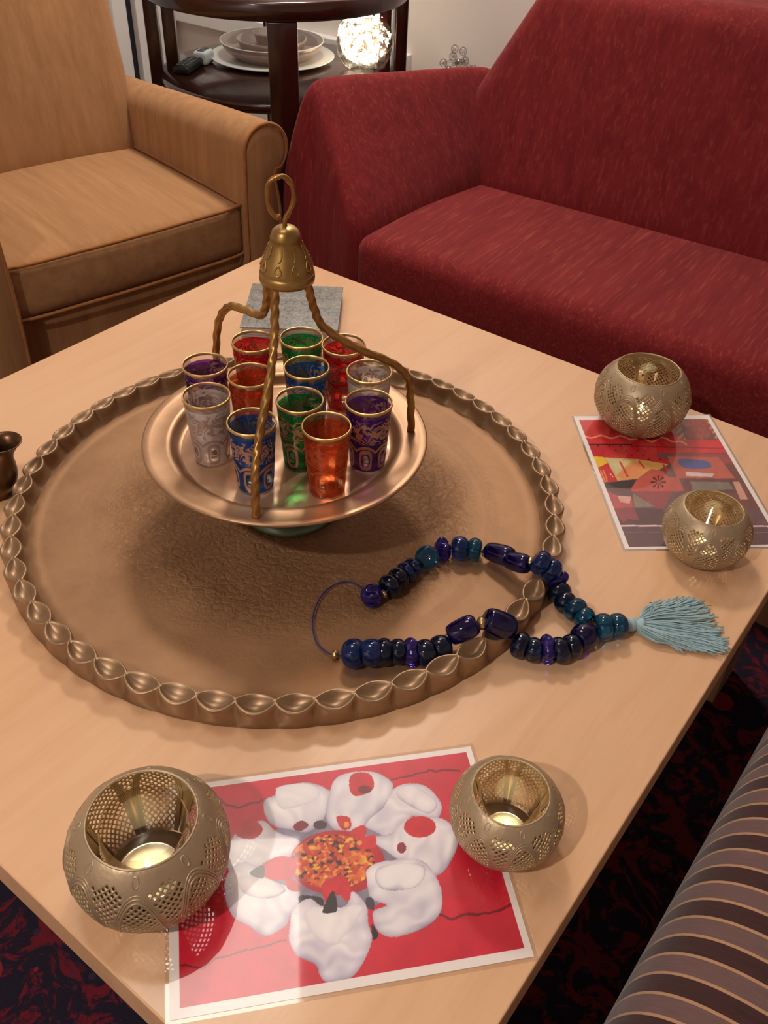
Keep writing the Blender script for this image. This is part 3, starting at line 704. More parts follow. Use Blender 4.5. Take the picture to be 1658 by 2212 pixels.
    robe([(570, 740), (640, 690), (700, 725), (800, 725), (830, 660), (890, 720), (900, 800), (915, 880), (860, 1000), (800, 1050), (720, 1055), (690, 1030), (670, 980), (590, 940), (555, 870), (560, 800)], 23, (200, 192, 208))
    robe([(620, 760), (660, 725), (760, 745), (830, 720), (875, 740), (800, 850), (745, 897), (660, 850)], 24, (228, 222, 226), (242, 238, 236), (196, 190, 204))
    robe([(505, 208), (640, 190), (690, 240), (610, 285), (515, 295)], 25, (226, 220, 226), (240, 236, 236), (190, 184, 200))
    robe([(1030, 215), (1100, 200), (1200, 270), (1160, 320), (1040, 260)], 26, (222, 216, 222)); robe([(330, 600), (440, 600), (540, 650), (470, 690), (360, 670)], 27, (226, 214, 216))
    robe([(940, 560), (1080, 535), (1150, 560), (1110, 640), (960, 650)], 28, (230, 226, 230))
    for p_, c_ in (([(820, 160), (860, 140), (910, 150), (925, 200), (905, 225), (850, 245), (820, 220)], (196, 22, 40)), ([(700, 625), (790, 590), (822, 650), (810, 705), (755, 660), (715, 710)], (200, 24, 44)),
                   ([(440, 540), (520, 505), (585, 530), (570, 600), (500, 612), (440, 592)], (196, 28, 46)), ([(320, 372), (400, 350), (440, 390), (400, 430), (330, 420)], (190, 30, 44)),
                   ([(870, 430), (930, 415), (925, 470), (850, 470)], (204, 40, 48)), ([(760, 335), (815, 335), (825, 380), (785, 390)], (190, 40, 40)), ([(820, 400), (880, 370), (890, 410), (850, 440)], (196, 36, 44)),
                   ([(575, 370), (610, 350), (640, 370), (610, 395), (580, 392)], (128, 30, 44)), ([(540, 600), (590, 620), (600, 660), (550, 650)], (190, 30, 44))): flat(p_, c_)
    ell(1125, 378, 70, 47, (196, 22, 40)); ell(690, 370, 30, 20, (70, 40, 56)); ell(1045, 470, 20, 24, (140, 40, 60))
    flat([(380, 582), (440, 545), (442, 602)], (70, 60, 48)); flat([(700, 745), (745, 655), (765, 740), (730, 755)], (36, 22, 26)); ell(885, 215, 30, 18, (120, 20, 30)); ell(805, 368, 12, 14, (226, 140, 60)); ell(862, 448, 12, 10, (226, 150, 70))
    return C
def paint_market(u, v):
    x = (u-1200)*3.62; y = (v-740)*3.62; C = np.zeros((len(x), 3)); n1 = vnoise(x/40, y/40, 5); n2 = vnoise(x/13, y/13, 6)
    def flat(poly, c, var=.3, sm=False):
        k = inpoly(x, y, smoothpoly(poly) if sm else poly); C[k] = lin(*c)*(1-var/2+var*(.6*n1[k]+.4*n2[k]))[:, None]; return k
    C[:] = lin(104, 74, 76)*(0.85+.3*n1)[:, None]
    flat([(1000, 560), (2000, 560), (2100, 1300), (1000, 1300)], (112, 62, 56), .5)
    flat([(100, 560), (1000, 560), (1000, 760), (200, 760)], (196, 44, 48))
    k = flat([(880, 560), (1260, 560), (1330, 780), (960, 770)], (112, 70, 62), .4); e = k & (np.hypot((x-1110)/110, (y-680)/90) < 1); C[e] = lin(142, 66, 62)*(0.8+.5*n2[e])[:, None]
    for ln in ([(925, 600), (990, 770)], [(1185, 580), (1290, 780)]):
        q = line_mask(x, y, ln, 26); C[q] = np.where((np.sin((x[q]+y[q])/9) > -.2)[:, None], lin(196, 124, 84), lin(128, 66, 50))
    flat([(200, 735), (700, 750), (1320, 770), (1345, 862), (600, 868), (560, 800), (230, 800)], (204, 34, 46)); q = line_mask(x, y, [(600, 812), (1350, 832)], 5); C[q] = lin(150, 24, 36)
    q = line_mask(x, y+10*np.sin(x/25), [(205, 737), (500, 742), (760, 768), (860, 752), (1020, 800)], 6); C[q] = lin(226, 150, 110)
    flat([(240, 800), (600, 800), (900, 935), (850, 965), (600, 930), (265, 905)], (186, 24, 40)); flat([(880, 870), (1360, 872), (1380, 950), (1000, 935)], (150, 60, 62))
    sp = (np.sin(x/14)*np.sin(y/11) > .86) & inpoly(x, y, [(260, 800), (560, 800), (900, 940), (660, 930)]); C[sp] = lin(60, 16, 24)
    q = line_mask(x, y, [(230, 802), (590, 800)], 6); C[q] = lin(50, 20, 26)
    flat([(270, 895), (640, 915), (880, 955), (700, 1060), (340, 1100)], (206, 160, 92)); flat([(275, 892), (370, 898), (402, 950), (350, 980), (300, 985)], (226, 182, 40)); flat([(310, 990), (405, 945), (485, 1088), (355, 1098)], (196, 22, 44))
    flat([(385, 905), (590, 925), (470, 1040)], (196, 184, 138)); flat([(480, 1050), (560, 970), (640, 935), (685, 1000), (610, 1065)], (216, 140, 88), sm=True); flat([(640, 930), (800, 950), (700, 1010)], (206, 156, 84))
    for ln in ([(500, 935), (560, 1050)], [(650, 930), (690, 985)], [(840, 960), (880, 1010)]): C[line_mask(x, y, ln, 7)] = lin(200, 44, 40)
    for ln in ([(350, 1005), (385, 1090)], [(370, 1000), (400, 1085)]): C[line_mask(x, y, ln, 6)] = lin(230, 130, 50)
    flat([(355, 1105), (620, 1075), (600, 1140), (375, 1145)], (40, 28, 30)); flat([(870, 895), (1270, 898), (1400, 1065), (950, 1062)], (182, 88, 70)); flat([(960, 915), (1150, 925), (1205, 950), (1195, 985), (1010, 985)], (76, 84, 142), sm=True)
    flat([(1010, 1012), (1240, 1028), (1220, 1052), (1020, 1046)], (206, 190, 186)); flat([(1000, 1070), (1390, 1075), (1450, 1180), (1050, 1180)], (96, 56, 54)); flat([(1050, 1090), (1350, 1095), (1390, 1150), (1070, 1160)], (120, 110, 100)); flat([(1380, 1090), (1430, 1090), (1500, 1230), (1440, 1230)], (200, 150, 130))
    flat([(590, 1165), (910, 1165), (830, 1325)], (146, 66, 72)); flat([(590, 1140), (650, 1055), (745, 990), (840, 1010), (890, 1080), (912, 1166), (590, 1166)], (188, 82, 72), .35)
    a = np.arctan2(y-1095, x-800); r = np.hypot(x-800, (y-1095)*1.15); C[(r < 60) & (r > 8) & (np.cos(8*a) > .1)] = lin(84, 30, 30)
    flat([(600, 1180), (770, 1285), (612, 1292)], (134, 120, 108)); flat([(860, 1050), (960, 1060), (1000, 1160), (920, 1170)], (176, 84, 72))
    flat([(365, 1145), (480, 1200), (590, 1208), (605, 1290), (655, 1395), (560, 1382), (525, 1412), (430, 1300)], (180, 76, 82)); flat([(480, 1200), (588, 1208), (575, 1262), (500, 1250)], (214, 160, 150))
    flat([(430, 1300), (830, 1300), (900, 1420), (500, 1425)], (84, 54, 60)); flat([(430, 1300), (605, 1290), (655, 1395), (560, 1382), (525, 1412)], (140, 62, 72)); flat([(500, 1425), (2100, 1425), (2200, 1640), (540, 1640)], (94, 66, 72), .3)
    C[line_mask(x, y, [(505, 1436), (2000, 1440)], 6)] = lin(226, 196, 196); C[line_mask(x, y, [(520, 1485), (2000, 1490)], 3)] = lin(128, 98, 100)
    return C
print_sheet('photo_print', 'laminated print of white-robed people round a red dish, under two candle bowls', 0.36672, -0.36491, math.radians(47.683), .297, .210, (.008, .006, .008, .006), paint_picnic, 420, 300)
print_sheet('photo_print', 'laminated print of a red market stall with lanterns, lying toward the sofa', 0.36265, 0.36751, math.radians(40.80), .210, .297, (.006, .006, .004, .010), paint_market, 260, 360)

# ------------------------------------------------------------------ patterned napkin pack
def napkin_mat():
    m = NT('circle_print'); co = m.coords('Object'); 
    h = None
    sx = m.n.new('ShaderNodeSeparateXYZ'); m.link(co, sx.inputs[0]); s = 0.0138
    def ring(ox, oy):
        fx = m.math('SUBTRACT', m.math('FRACT', m.math('ADD', m.math('DIVIDE', sx.outputs[0], s), ox)), .5)
        fy = m.math('SUBTRACT', m.math('FRACT', m.math('ADD', m.math('DIVIDE', sx.outputs[1], s*1.732), oy)), .5)
        fy = m.math('MULTIPLY', fy, 1.732)
        return m.math('SQRT', m.math('ADD', m.math('MULTIPLY', fx, fx), m.math('MULTIPLY', fy, fy)))
    r = m.math('MINIMUM', ring(0, 0), ring(.5, .5))
    n = m.noise(m.coords('Object', (1, 1, 1)), 46, 1)
    c = m.mix(m.ramp(r, (.42, 0.0), (.46, 1.0)), srgb(130, 130, 124), srgb(90, 96, 96))
    rl = m.math('LESS_THAN', m.math('ABSOLUTE', m.math('SUBTRACT', r, .47)), .03); c = m.mix(m.math('MULTIPLY', rl, m.ramp(n, (.45, 0.0), (.6, .9))), c, srgb(184, 182, 172))
    c = m.mix(m.math('GREATER_THAN', r, .565), c, srgb(190, 188, 180)); rin = m.math('LESS_THAN', m.math('ABSOLUTE', m.math('SUBTRACT', r, .25)), .02); c = m.mix(m.math('MULTIPLY', rin, .4), c, srgb(116, 118, 116))
    m.set(color=c, rough=.4); return m.m
NAPKIN = napkin_mat(); LEAVES = plain('folded_paper', srgb(176, 164, 160), .7)
k0, k1, k3 = Vector((-.451, .385, 0)), Vector((-.319, .481, 0)), Vector((-.361, .255, 0))
ax = (k1-k0).normalized(); na = math.atan2(ax.y, ax.x); NWd, NHt = .163, .160
ncx = k0 + ax*NWd/2 + Vector((ax.y, -ax.x, 0))*NHt/2
nk = thing('napkin_pack', 'square pack of grey circle-patterned paper napkins behind the glass carrier', 'napkins', (ncx.x, ncx.y, T), na)
for k in range(6):
    d = random.uniform(-.002, .002); z0 = .0033*k
    obj('folded_napkin', *box(-NWd/2+.002+d, NWd/2-.002+d, -NHt/2+.002-d, NHt/2-.002-d, z0, z0+.003, .0012), LEAVES, nk)
obj('top_napkin', *box(-NWd/2, NWd/2, -NHt/2, NHt/2, .0196, .0226, .0013), NAPKIN, nk)

# ------------------------------------------------------------------ bead string with tassel
def bead_glass(name, c, rough=.03):
    m = NT(name); g = m.noise(m.coords('Object'), 45, 3); m.set(color=m.mix(m.ramp(g, (.4, 0.0), (.75, 1.0)), c, tuple(x*.35 for x in c[:3])+(1,)), rough=rough, trans=.8, ior=1.52); return m.m
BEADM = {'c': bead_glass('cobalt_glass', srgb(24, 14, 112)), 'i': bead_glass('indigo_glass', srgb(60, 42, 176)), 'b': bead_glass('blue_glass', srgb(8, 64, 150)), 't': bead_glass('teal_glass', srgb(6, 100, 146)), 'd': bead_glass('midnight_glass', srgb(10, 40, 88))}
SILVERGOLD = plain('antique_gold_bead', srgb(190, 160, 116), .32, .9)
CORD = plain('blue_cord', srgb(44, 42, 120), .7); THREAD = plain('turquoise_thread', srgb(160, 192, 200), .75)
def disc(r, hgt, hole=.002):     # flattened glass ring, axis z
    n = 9; return [(hole, -hgt*.35)] + [(hole + (r-hole)*(math.sin(PI*k/n)**.62), -hgt/2*math.cos(PI*k/n)) for k in range(1, n)] + [(hole, hgt*.35)]
def bead_vf(kind, r, ln):
    if kind == 'disc': V, F, _ = lathe(disc(r, ln), 28); return V, F
    if kind == 'discs':
        out = []; n = 3 if ln > r*2.6 else 2
        for k in range(n):
            V, F, _ = lathe(disc(r*(1, .92, .97)[k % 3], ln/n*1.3), 28); tl = (.14, -.12, .1)[k % 3]
            V = [(x, y*math.cos(tl)-z*math.sin(tl), y*math.sin(tl)+z*math.cos(tl) + (k-(n-1)/2)*ln/n) for x, y, z in V]; out.append((V, F))
        return merge(*out)
    if kind == 'barrel':
        pr = [(.002, -ln/2), (r*.72, -ln/2), (r*.86, -ln*.43), (r*.96, -ln*.25), (r, ln*.1), (r*.97, ln*.28), (r*.84, ln*.42), (r*.6, ln*.49), (.002, ln/2)]
        V, F, _ = lathe(pr, 28); return V, F
    if kind == 'melon':
        V, F = [], []; nu, nv = 40, 12
        for i in range(nu):
            for j in range(nv+1):
                a = 2*PI*i/nu; ph = -PI/2 + PI*j/nv; q = r*(1 + .17*math.cos(5*a))*max(math.cos(ph), .1); V.append((q*math.cos(a), q*math.sin(a), ln/2*math.sin(ph)))
        for i in range(nu):
            for j in range(nv):
                a, b = i*(nv+1)+j, ((i+1) % nu)*(nv+1)+j; F.append((a, b, b+1, a+1))
        return V, F
    if kind == 'spacer':
        V, F = [], []; nu, nv = 24, 8
        for i in range(nu):
            for j in range(nv+1):
                a = 2*PI*i/nu; ph = -PI/2 + PI*j/nv; q = r*(1 + .12*math.cos(8*a))*max(math.cos(ph), .2); V.append((q*math.cos(a), q*math.sin(a), ln/2*math.sin(ph)))
        for i in range(nu):
            for j in range(nv):
                a, b = i*(nv+1)+j, ((i+1) % nu)*(nv+1)+j; F.append((a, b, b+1, a+1))
        return V, F
ZI = .0052
BD = [  # kind, glass, px, py, radius, length, height above table of the bead centre (None = lying on tray floor)
    ('melon', 'i', 802, 1286, .0115, .018, ZI), ('spacer', 'g', 829, 1283, .0045, .006, ZI+.006), ('discs', 'd', 851, 1258, .0135, .021, ZI), ('discs', 'b', 884, 1232, .0125, .015, ZI), ('disc', 't', 922, 1204, .0135, .012, ZI),
    ('melon', 'i', 956, 1185, .0120, .013, ZI), ('disc', 'b', 993, 1184, .0135, .016, ZI), ('disc', 't', 1024, 1186, .0130, .013, ZI), ('spacer', 'g', 1046, 1194, .0045, .006, ZI+.008), ('barrel', 'c', 1080, 1197, .0115, .027, ZI+.006), ('barrel', 'c', 1119, 1215, .0110, .023, ZI+.014),
    ('spacer', 'g', 1146, 1213, .0050, .007, .034), ('discs', 'b', 1179, 1223, .0140, .022, .024), ('melon', 'i', 1204, 1251, .0125, .013, .008), ('discs', 'd', 1214, 1291, .0135, .021, 0), ('discs', 't', 1252, 1326, .0135, .021, 0), ('spacer', 'g', 1271, 1345, .0045, .006, .006)]
BD2 = [('spacer', 'g', 724, 1414, .0045, .007, ZI), ('discs', 'b', 783, 1411, .0150, .027, ZI), ('discs', 'd', 844, 1408, .0140, .021, ZI), ('melon', 'i', 888, 1408, .0135, .015, ZI), ('discs', 'd', 935, 1405, .0140, .025, ZI), ('spacer', 'g', 968, 1380, .0050, .008, ZI+.012),
       ('barrel', 'c', 1000, 1360, .0120, .024, ZI+.016), ('spacer', 'g', 1040, 1346, .0062, .009, .034), ('barrel', 'c', 1080, 1348, .0135, .026, .022), ('spacer', 'g', 1114, 1377, .0055, .007, .013), ('discs', 'd', 1138, 1399, .0140, .021, 0), ('melon', 'i', 1182, 1402, .0140, .014, 0), ('discs', 'd', 1221, 1401, .0140, .021, 0), ('disc', 'c', 1261, 1376, .0145, .021, 0)]
BD3 = [('spacer', 'g', 1289, 1352, .0065, .007, .006), ('discs', 't', 1318, 1353, .0145, .023, 0), ('spacer', 'g', 1348, 1347, .0060, .005, .006)]
def bpos(e):
    k, g, px, py, r, ln, z = e; return P(px, py, z + r*1.1)
c0 = P(1261, 1376, 0)
bs = thing('bead_string', 'string of chunky blue glass beads with turquoise tassel, trailing over the tray rim', 'beads', (c0.x, c0.y, T))
def place(vf, pos, axis, name, mat):
    q = Vector((0, 0, 1)).rotation_difference(axis.normalized()); o = obj(name, *vf, mat, bs); o.rotation_mode = 'QUATERNION'; o.rotation_quaternion = q; o.location = pos - bs.location; return o
def string(lst, after=None, before=None):
    pos = [bpos(e) for e in lst]; ext = ([before] if before else []) + pos + ([after] if after else []); off = 1 if before else 0
    for i, e in enumerate(lst):
        a = ext[max(i+off-1, 0)]; b = ext[min(i+off+1, len(ext)-1)]; ax_ = b-a
        if e[0] == 'disc' and e[1] == 't' and e[2] == 922: ax_ = Vector(CAM)-pos[i]
        nm = {'disc': 'ring_bead', 'discs': 'stacked_bead', 'barrel': 'barrel_bead', 'melon': 'melon_bead', 'spacer': 'spacer_bead'}[e[0]]
        place(bead_vf(e[0], e[4]*1.1, e[5]*(1.42 if e[0] != 'spacer' else 1.2)), pos[i], ax_, nm, SILVERGOLD if e[1] == 'g' else BEADM[e[1]])
    return pos
tail = [bpos(e) for e in BD3]
p1 = string(BD, after=tail[0]); p2 = string(BD2, after=tail[0]); p3 = string(BD3, before=p2[-1])
zc = .009
loop = [P(x, y, zc) for x, y in ((765, 1260), (735, 1258), (705, 1275), (684, 1305), (674, 1345), (682, 1385), (703, 1408))]
cord = list(reversed(p1)) + loop + p2 + p3
cord = spline([tuple(c - bs.location) for c in cord], 6); obj('cord', *tube(cord, .0009, 6), CORD, bs)
h0 = P(1350, 1348, .009) - bs.location; h1 = P(1378, 1350, .009) - bs.location; hd = (h1-h0).normalized()
obj('tassel_head', *tube([h0 + hd*t for t in (0, .002, .006, .0105, .0115, .0135, .0145, .017, .021)], [.0055, .0078, .008, .0072, .0058, .0058, .0072, .0085, .008], 20), THREAD, bs)
tv = []; tv2 = []
tips = [(1428, 1296), (1450, 1293), (1475, 1291), (1500, 1292), (1515, 1300), (1525, 1312), (1537, 1322), (1542, 1336), (1548, 1345), (1552, 1358), (1554, 1366), (1562, 1378), (1567, 1388), (1572, 1398), (1568, 1407), (1545, 1409), (1520, 1406), (1490, 1404), (1470, 1408)]
for k in range(150):
    f = random.random(); q = f*(len(tips)-1.001); i = int(q); tx = tips[i][0] + (tips[i+1][0]-tips[i][0])*(q-i) + random.gauss(0, 5); ty = tips[i][1] + (tips[i+1][1]-tips[i][1])*(q-i) + random.gauss(0, 3)
    z1 = random.uniform(.0008, .006)
    tip = P(tx, ty, z1) - bs.location; s = random.uniform(-1, 1); lat = Vector((-hd.y, hd.x, 0))
    a = h1 + lat*(.5-f)*.012 + Vector((0, 0, random.uniform(-.006, .006))) - hd*.001
    b = a + (tip-a)*.35 + lat*((.5-f)*.012 + random.gauss(0, .0015)) + Vector((0, 0, random.uniform(0, .003))); c = a + (tip-a)*.7 + lat*random.gauss(0, .003)
    b.z = max(b.z, .0015); c.z = max(c.z, .001)
    (tv if k % 2 else tv2).append(tube(spline([a, b, c, tip], 5), .00075, 5))
tag(obj('tassel_fringe', *merge(*tv), THREAD, bs), kind='stuff'); tag(obj('tassel_fringe', *merge(*tv2), THREAD, bs), kind='stuff')
obj('loose_thread', *tube([P(1430, 1304, .002)-bs.location, P(1415, 1303, .003)-bs.location, P(1402, 1301, .004)-bs.location], .0004, 5), CORD, bs)

# ------------------------------------------------------------------ bronze jug at the table's edge
jp = P(-12, 1062, 0)
jg = thing('bronze_jug', 'small dark bronze jug with bent neck and flared lip beside the tray', 'jug', (jp.x, jp.y, T))
def bent(profile, name):
    V, F, U = lathe(profile, 48); out = []
    for x, y, z in V:
        q = min(1, max(0, (z-.020)/.056)); q = q*q*(3-2*q)*.030; out.append((x + .812*q, y + .584*q, z))
    return obj(name, out, F, JUGBRONZE, jg)
bent([(0, 0), (.024, 0), (.026, .003), (.025, .006), (.031, .013), (.034, .021), (.033, .030), (.027, .041), (.019, .051), (.0145, .059), (.0135, .065), (.0155, .072), (.0215, .0805), (.0228, .0815), (.0215, .0815), (.0145, .072), (.0118, .065), (.0125, .059), (.014, .05), (0, .04)], 'body')
bent([(.0213, .0812), (.0230, .0808), (.0237, .0818), (.0224, .0827), (.0213, .0812)], 'lip')

# ------------------------------------------------------------------ armchair
CH = thing('armchair', 'tan fabric armchair with rolled arm and piped seat cushion', 'armchair', (-.757, .674, 0), math.radians(-12))
def S(vf, c, f=None):
    V, F = vf; out = []
    for v in V:
        q = (v[0]+c[0], v[1]+c[1], v[2]+c[2]); out.append(f(q) if f else q)
    return out, F
# local: +x is the way the chair faces, +y toward the sofa; seat front edge x=0, inner face of the arm by the sofa y=0
SW, SD = .535, .60
def cush(q):
    x, y, z = q
    return (x, y, z - .012*max(0, -(x+.1))*1.2)
obj('seat_cushion', *S(softbox(SD, SW, .115, .022, 12, (.010, 0, .014)), (-SD/2+.005, -SW/2, T-.0545), cush), CHAIR_SEAT, CH)
pp = [(-.55, -.004, T-.004), (-.3, -.003, T), (-.04, -.004, T+.001), (.004, -.02, T+.001), (.012, -SW*.3, T+.001), (.014, -SW/2, T+.001), (.012, -SW*.7, T+.001), (.004, -SW+.02, T+.001), (-.04, -SW+.004, T+.001), (-.55, -SW+.004, T-.004)]
obj('cushion_piping', *tube(spline(pp, 6), .0042, 8), PIPING, CH)
pp = [(x, y, T-.108) for x, y, z in pp]; obj('cushion_piping', *tube(spline(pp, 6), .0036, 8), PIPING, CH)
obj('seat_base', *S(softbox(.64, SW+.01, .27, .015, 8, (.006, 0, 0)), (-.34+.0, -SW/2, T-.245)), CHAIR_UP, CH)
def arm_section(x, top, sgn, shrink=1.0):
    r = .054; yc = .052; zc = T+top-r; pts = []
    for k in range(13):                                        # rolled top from inside to outside
        a = PI*1.06 - k*(PI*1.45)/12; pts.append((yc + r*math.cos(a), zc + r*math.sin(a)))
    pts += [(.082, T-.02), (.078, T-.15), (.078, .13), (.04, .12), (.0, .12), (-.006, T-.15), (-.005, T-.02)]
    cy = .04; cz = T-.06
    pts = [(cy+(y-cy)*shrink, cz+(z-cz)*shrink) for y, z in pts]
    return [(x, y if sgn > 0 else -SW-y, z) for y, z in pts]
for sgn in (1, -1):
    secs = [arm_section(x, top, sgn, s) for x, top, s in ((-.68, .115, .9), (-.66, .118, 1), (-.5, .130, 1), (-.25, .150, 1), (-.03, .165, 1), (.008, .166, 1.0), (.022, .164, .965), (.024, .160, .9))]
    V, F = loft(secs)
    if sgn < 0: F = [tuple(reversed(f)) for f in F]
    o = obj('arm', V, F, CHAIR_UP, CH); 
    ring = [(.020, y, z) for x, y, z in arm_section(0, .166, sgn, .99)]; ring = ring[15:] + ring[:15] if False else ring
    seq = [(.021, p[1], p[2]) for p in ring[17:]] + [(.021, p[1], p[2]) for p in ring[:16]]
    obj('arm_piping', *tube(spline([(p[0], p[1], p[2]) for p in seq], 3), .0042, 8), PIPING, o)
def backf(q):
    x, y, z = q; h = (z - T)
    lean = -.22*max(h, 0) - .05*max(h, 0)**2
    t = max(0, (h-.22)/.33); yy = -SW/2 + (y+SW/2)*(1 + .05*min(1, max(0, h/.15)) - .24*t**2.2)
    return (x + lean, yy, z)
obj('backrest', *S(softbox(.16, SW+.03, .66, .05, 14, (.02, 0, 0)), (-.53, -SW/2, T+.27), backf), CHAIR_UP, CH)
obj('back_frame', *S(softbox(.12, SW+.16, .70, .05, 10), (-.63, -SW/2, T+.06), lambda q: (q[0]-.20*max(q[2]-T, 0), q[1], q[2])), CHAIR_UP, CH)
for x in (-.02, -.62):
    for y in (.03, -SW-.03):
        obj('foot', *S(softbox(.045, .045, .130, .006, 2), (x, y, .065)), DARKWOOD, CH)

# ------------------------------------------------------------------ red sofa
SO = thing('sofa', 'deep red sofa with flared arms beside the table', 'sofa', (-.45, .70, 0), math.radians(2.5))
SL = 1.62       # seat length; local x along the sofa, y toward its back, seat front at y=0
def seatf(q):
    x, y, z = q
    return (x, y, z - .03*max(0, (y-.06))*.5)
obj('seat_cushion', *S(softbox(SL+.04, .58, .28, .036, 16, (0, .016, .010)), (SL/2-.005, .29, T-.137), seatf), SOFA_SEAT, SO)
obj('seat_base', *S(softbox(SL+.02, .60, .13, .02, 8), (SL/2, .315, T-.325)), SOFA_UP, SO)
def sback(q):
    x, y, z = q; h = z - T
    yy = y + .26*max(h, 0) + .02*max(h, 0)
    t = min(1, max(0, (h-.17)/.28)); e = .135*t
    xc = SL/2; xx = xc + (x-xc)*(1 - e/(SL/2))
    return (xx, yy, z + .008*(1-((x-xc)/(SL/2))**2)*max(0, h)/.4)
obj('backrest', *S(softbox(SL+.10, .16, .562, .040, 18, (0, .015, 0)), (SL/2, .505, T+.121), sback), SOFA_UP, SO)
def sofa_arm(sgn):
    secs = []
    for s, sh in ((-.06, .80), (-.04, .95), (0, 1), (.25, 1), (.5, 1), (.75, 1), (.93, 1), (.985, .97), (1.01, .90), (1.02, .78)):
        ib = Vector((.055 - .075*s, .53 - .53*s + .02*s, 0)); rd = Vector((-.045 - .175*s, .55 - .42*s, 0)); ou = Vector((-.15 - .13*s, .56 - .47*s, 0))
        zt = T + .222 + .028*s; zb = T-.36
        lo = lambda p, z: (p.x, p.y, z)
        mid = ib.lerp(rd, .35); mo = ou.lerp(rd, -.10)
        pts = [lo(ib, zb), lo(ib, T-.15), lo(ib, T-.01), lo(ib.lerp(rd, .22), T+.06), lo(ib.lerp(rd, .55), T+.14), lo(ib.lerp(rd, .84), zt-.022), lo(rd, zt), lo(rd.lerp(ou, .35), zt-.015), lo(rd.lerp(ou, .72), T+.14), lo(mo, T+.04), lo(mo, T-.10), lo(ou, zb)]
        c = Vector((sum(p[0] for p in pts)/len(pts), sum(p[1] for p in pts)/len(pts), T-.02))
        pts = [tuple(c + (Vector(p)-c)*sh) for p in pts]
        if sgn < 0: pts = [(SL - p[0], p[1], p[2]) for p in pts]
        secs.append(pts)
    V, F = loft(secs)
    if sgn > 0: F = [tuple(reversed(f)) for f in F]
    return subsurf(obj('arm', V, F, SOFA_UP, SO), 2)
sofa_arm(1); sofa_arm(-1)
for x in (.04, SL-.04):
    for y, zb in ((.06, 0.0), (.54, 0.0)): obj('foot', *S(softbox(.05, .05, .085-zb, .006, 2), (x, y, (.085+zb)/2)), DARKWOOD, SO)

# ------------------------------------------------------------------ striped bench seat beside the camera
BN = thing('striped_bench', 'brown and mauve striped upholstered bench across the table from the armchair', 'bench', (.608, -.35, 0), math.radians(-.6))
def bench_sec(y, sh=1.0):
    pts = [(.035, T-.30), (.006, T-.24), (.0, T-.15), (.006, T-.09), (.024, T-.048), (.055, T-.022), (.10, T-.008), (.18, T-.002), (.32, T), (.46, T-.006), (.54, T-.03), (.57, T-.09), (.57, T-.25), (.55, T-.30)]
    cx, cz = .28, T-.15; return [(cx+(x-cx)*sh, y, cz+(z-cz)*sh) for x, z in pts]
secs = [bench_sec(y, s) for y, s in ((-.92, .8), (-.91, .93), (-.89, .985), (-.86, 1))] + [bench_sec(y) for y in np.linspace(-.8, .8, 17)] + [bench_sec(y, s) for y, s in ((.86, 1), (.89, .985), (.91, .93), (.92, .8))]
V, F = loft(secs); subsurf(obj('cushion', V, F, STRIPE, BN), 2)
obj('base', *box(.03, .55, -.88, .88, .10, T-.285, .01), DARKWOOD, BN, False)
for x in (.07, .50):
    for y in (-.83, .83): obj('leg', *box(x-.025, x+.025, y-.025, y+.025, .012, .11), DARKWOOD, BN, False)

# ------------------------------------------------------------------ round two-tier side table
SC = Vector((-1.284, 1.375, 0)); ZS = .05; ZTOP = .29; RS, RT = .335, .360
sd = thing('side_table', 'round dark wood two-tier side table with glass top in the corner', 'side table', (SC.x, SC.y, 0))
olathe('shelf', [(0, T+ZS-.028), (RS-.01, T+ZS-.028), (RS, T+ZS-.022), (RS, T+ZS-.005), (RS-.006, T+ZS), (0, T+ZS)], DARKWOOD, sd, 80)
olathe('top_ring', [(RT-.05, T+ZTOP-.045), (RT-.004, T+ZTOP-.045), (RT, T+ZTOP-.04), (RT, T+ZTOP-.006), (RT-.006, T+ZTOP), (RT-.05, T+ZTOP), (RT-.05, T+ZTOP-.045)], DARKWOOD, sd, 80)
TOPGLASS = thin_glass('table_glass', (.80, .88, .88, 1), .12)
olathe('glass_top', [(0, T+ZTOP-.007), (RT-.049, T+ZTOP-.007), (RT-.049, T+ZTOP-.001), (0, T+ZTOP-.001)], TOPGLASS, sd, 64)
ca = math.atan2(-.726, .688)              # direction from the table toward the sitting corner
LH = T + ZTOP - .045
for off in (1, 91, 181, 271):                     # each leg is a pair of planks, one outside and one inside the rim
    a = ca + math.radians(off); M3 = Matrix.Rotation(a, 3, 'Z')
    for r, th, wd in ((RT-.018, .034, .074), (RT-.064, .034, .060)):
        V, F = softbox(th, wd, LH, .004, 2); obj('leg', [M3 @ Vector((v[0]+r, v[1], v[2]+LH/2)) for v in V], F, DARKWOOD, sd)

# things on the side table's shelf
SZ = T + ZS
dp = P(588, 112, ZS+.02)
pl = thing('serving_plate', 'wide white round serving plate under the stepped glass dish', 'plate', (dp.x, dp.y, SZ))
olathe('plate', [(0, 0), (.11, 0), (.172, .008), (.182, .013), (.178, .014), (.11, .006), (0, .006)], GREYGLAZE, pl, 64)
DISHG = NT('tinted_glass').set(color=srgb(188, 160, 152), rough=.12, trans=.35, coat=.5).m
DISHW = plain('pale_band', srgb(214, 206, 202), .25)
dt = thing('stepped_dish', 'rosy tinted stepped chip-and-dip dish on the white plate', 'dish', (dp.x, dp.y, SZ+.0055))
olathe('dish', [(0, 0), (.105, 0), (.140, .028), (.150, .046), (.146, .047), (.134, .030), (.10, .012), (.085, .014)], DISHG, dt, 64)
olathe('inner_dish', [(.085, .010), (.098, .040), (.102, .052), (.098, .053), (.085, .030), (.05, .022), (.05, .02)], DISHG, dt, 64)
olathe('centre_bowl', [(.040, .020), (.050, .058), (.054, .068), (.051, .069), (.042, .045), (0, .035)], DISHG, dt, 48)
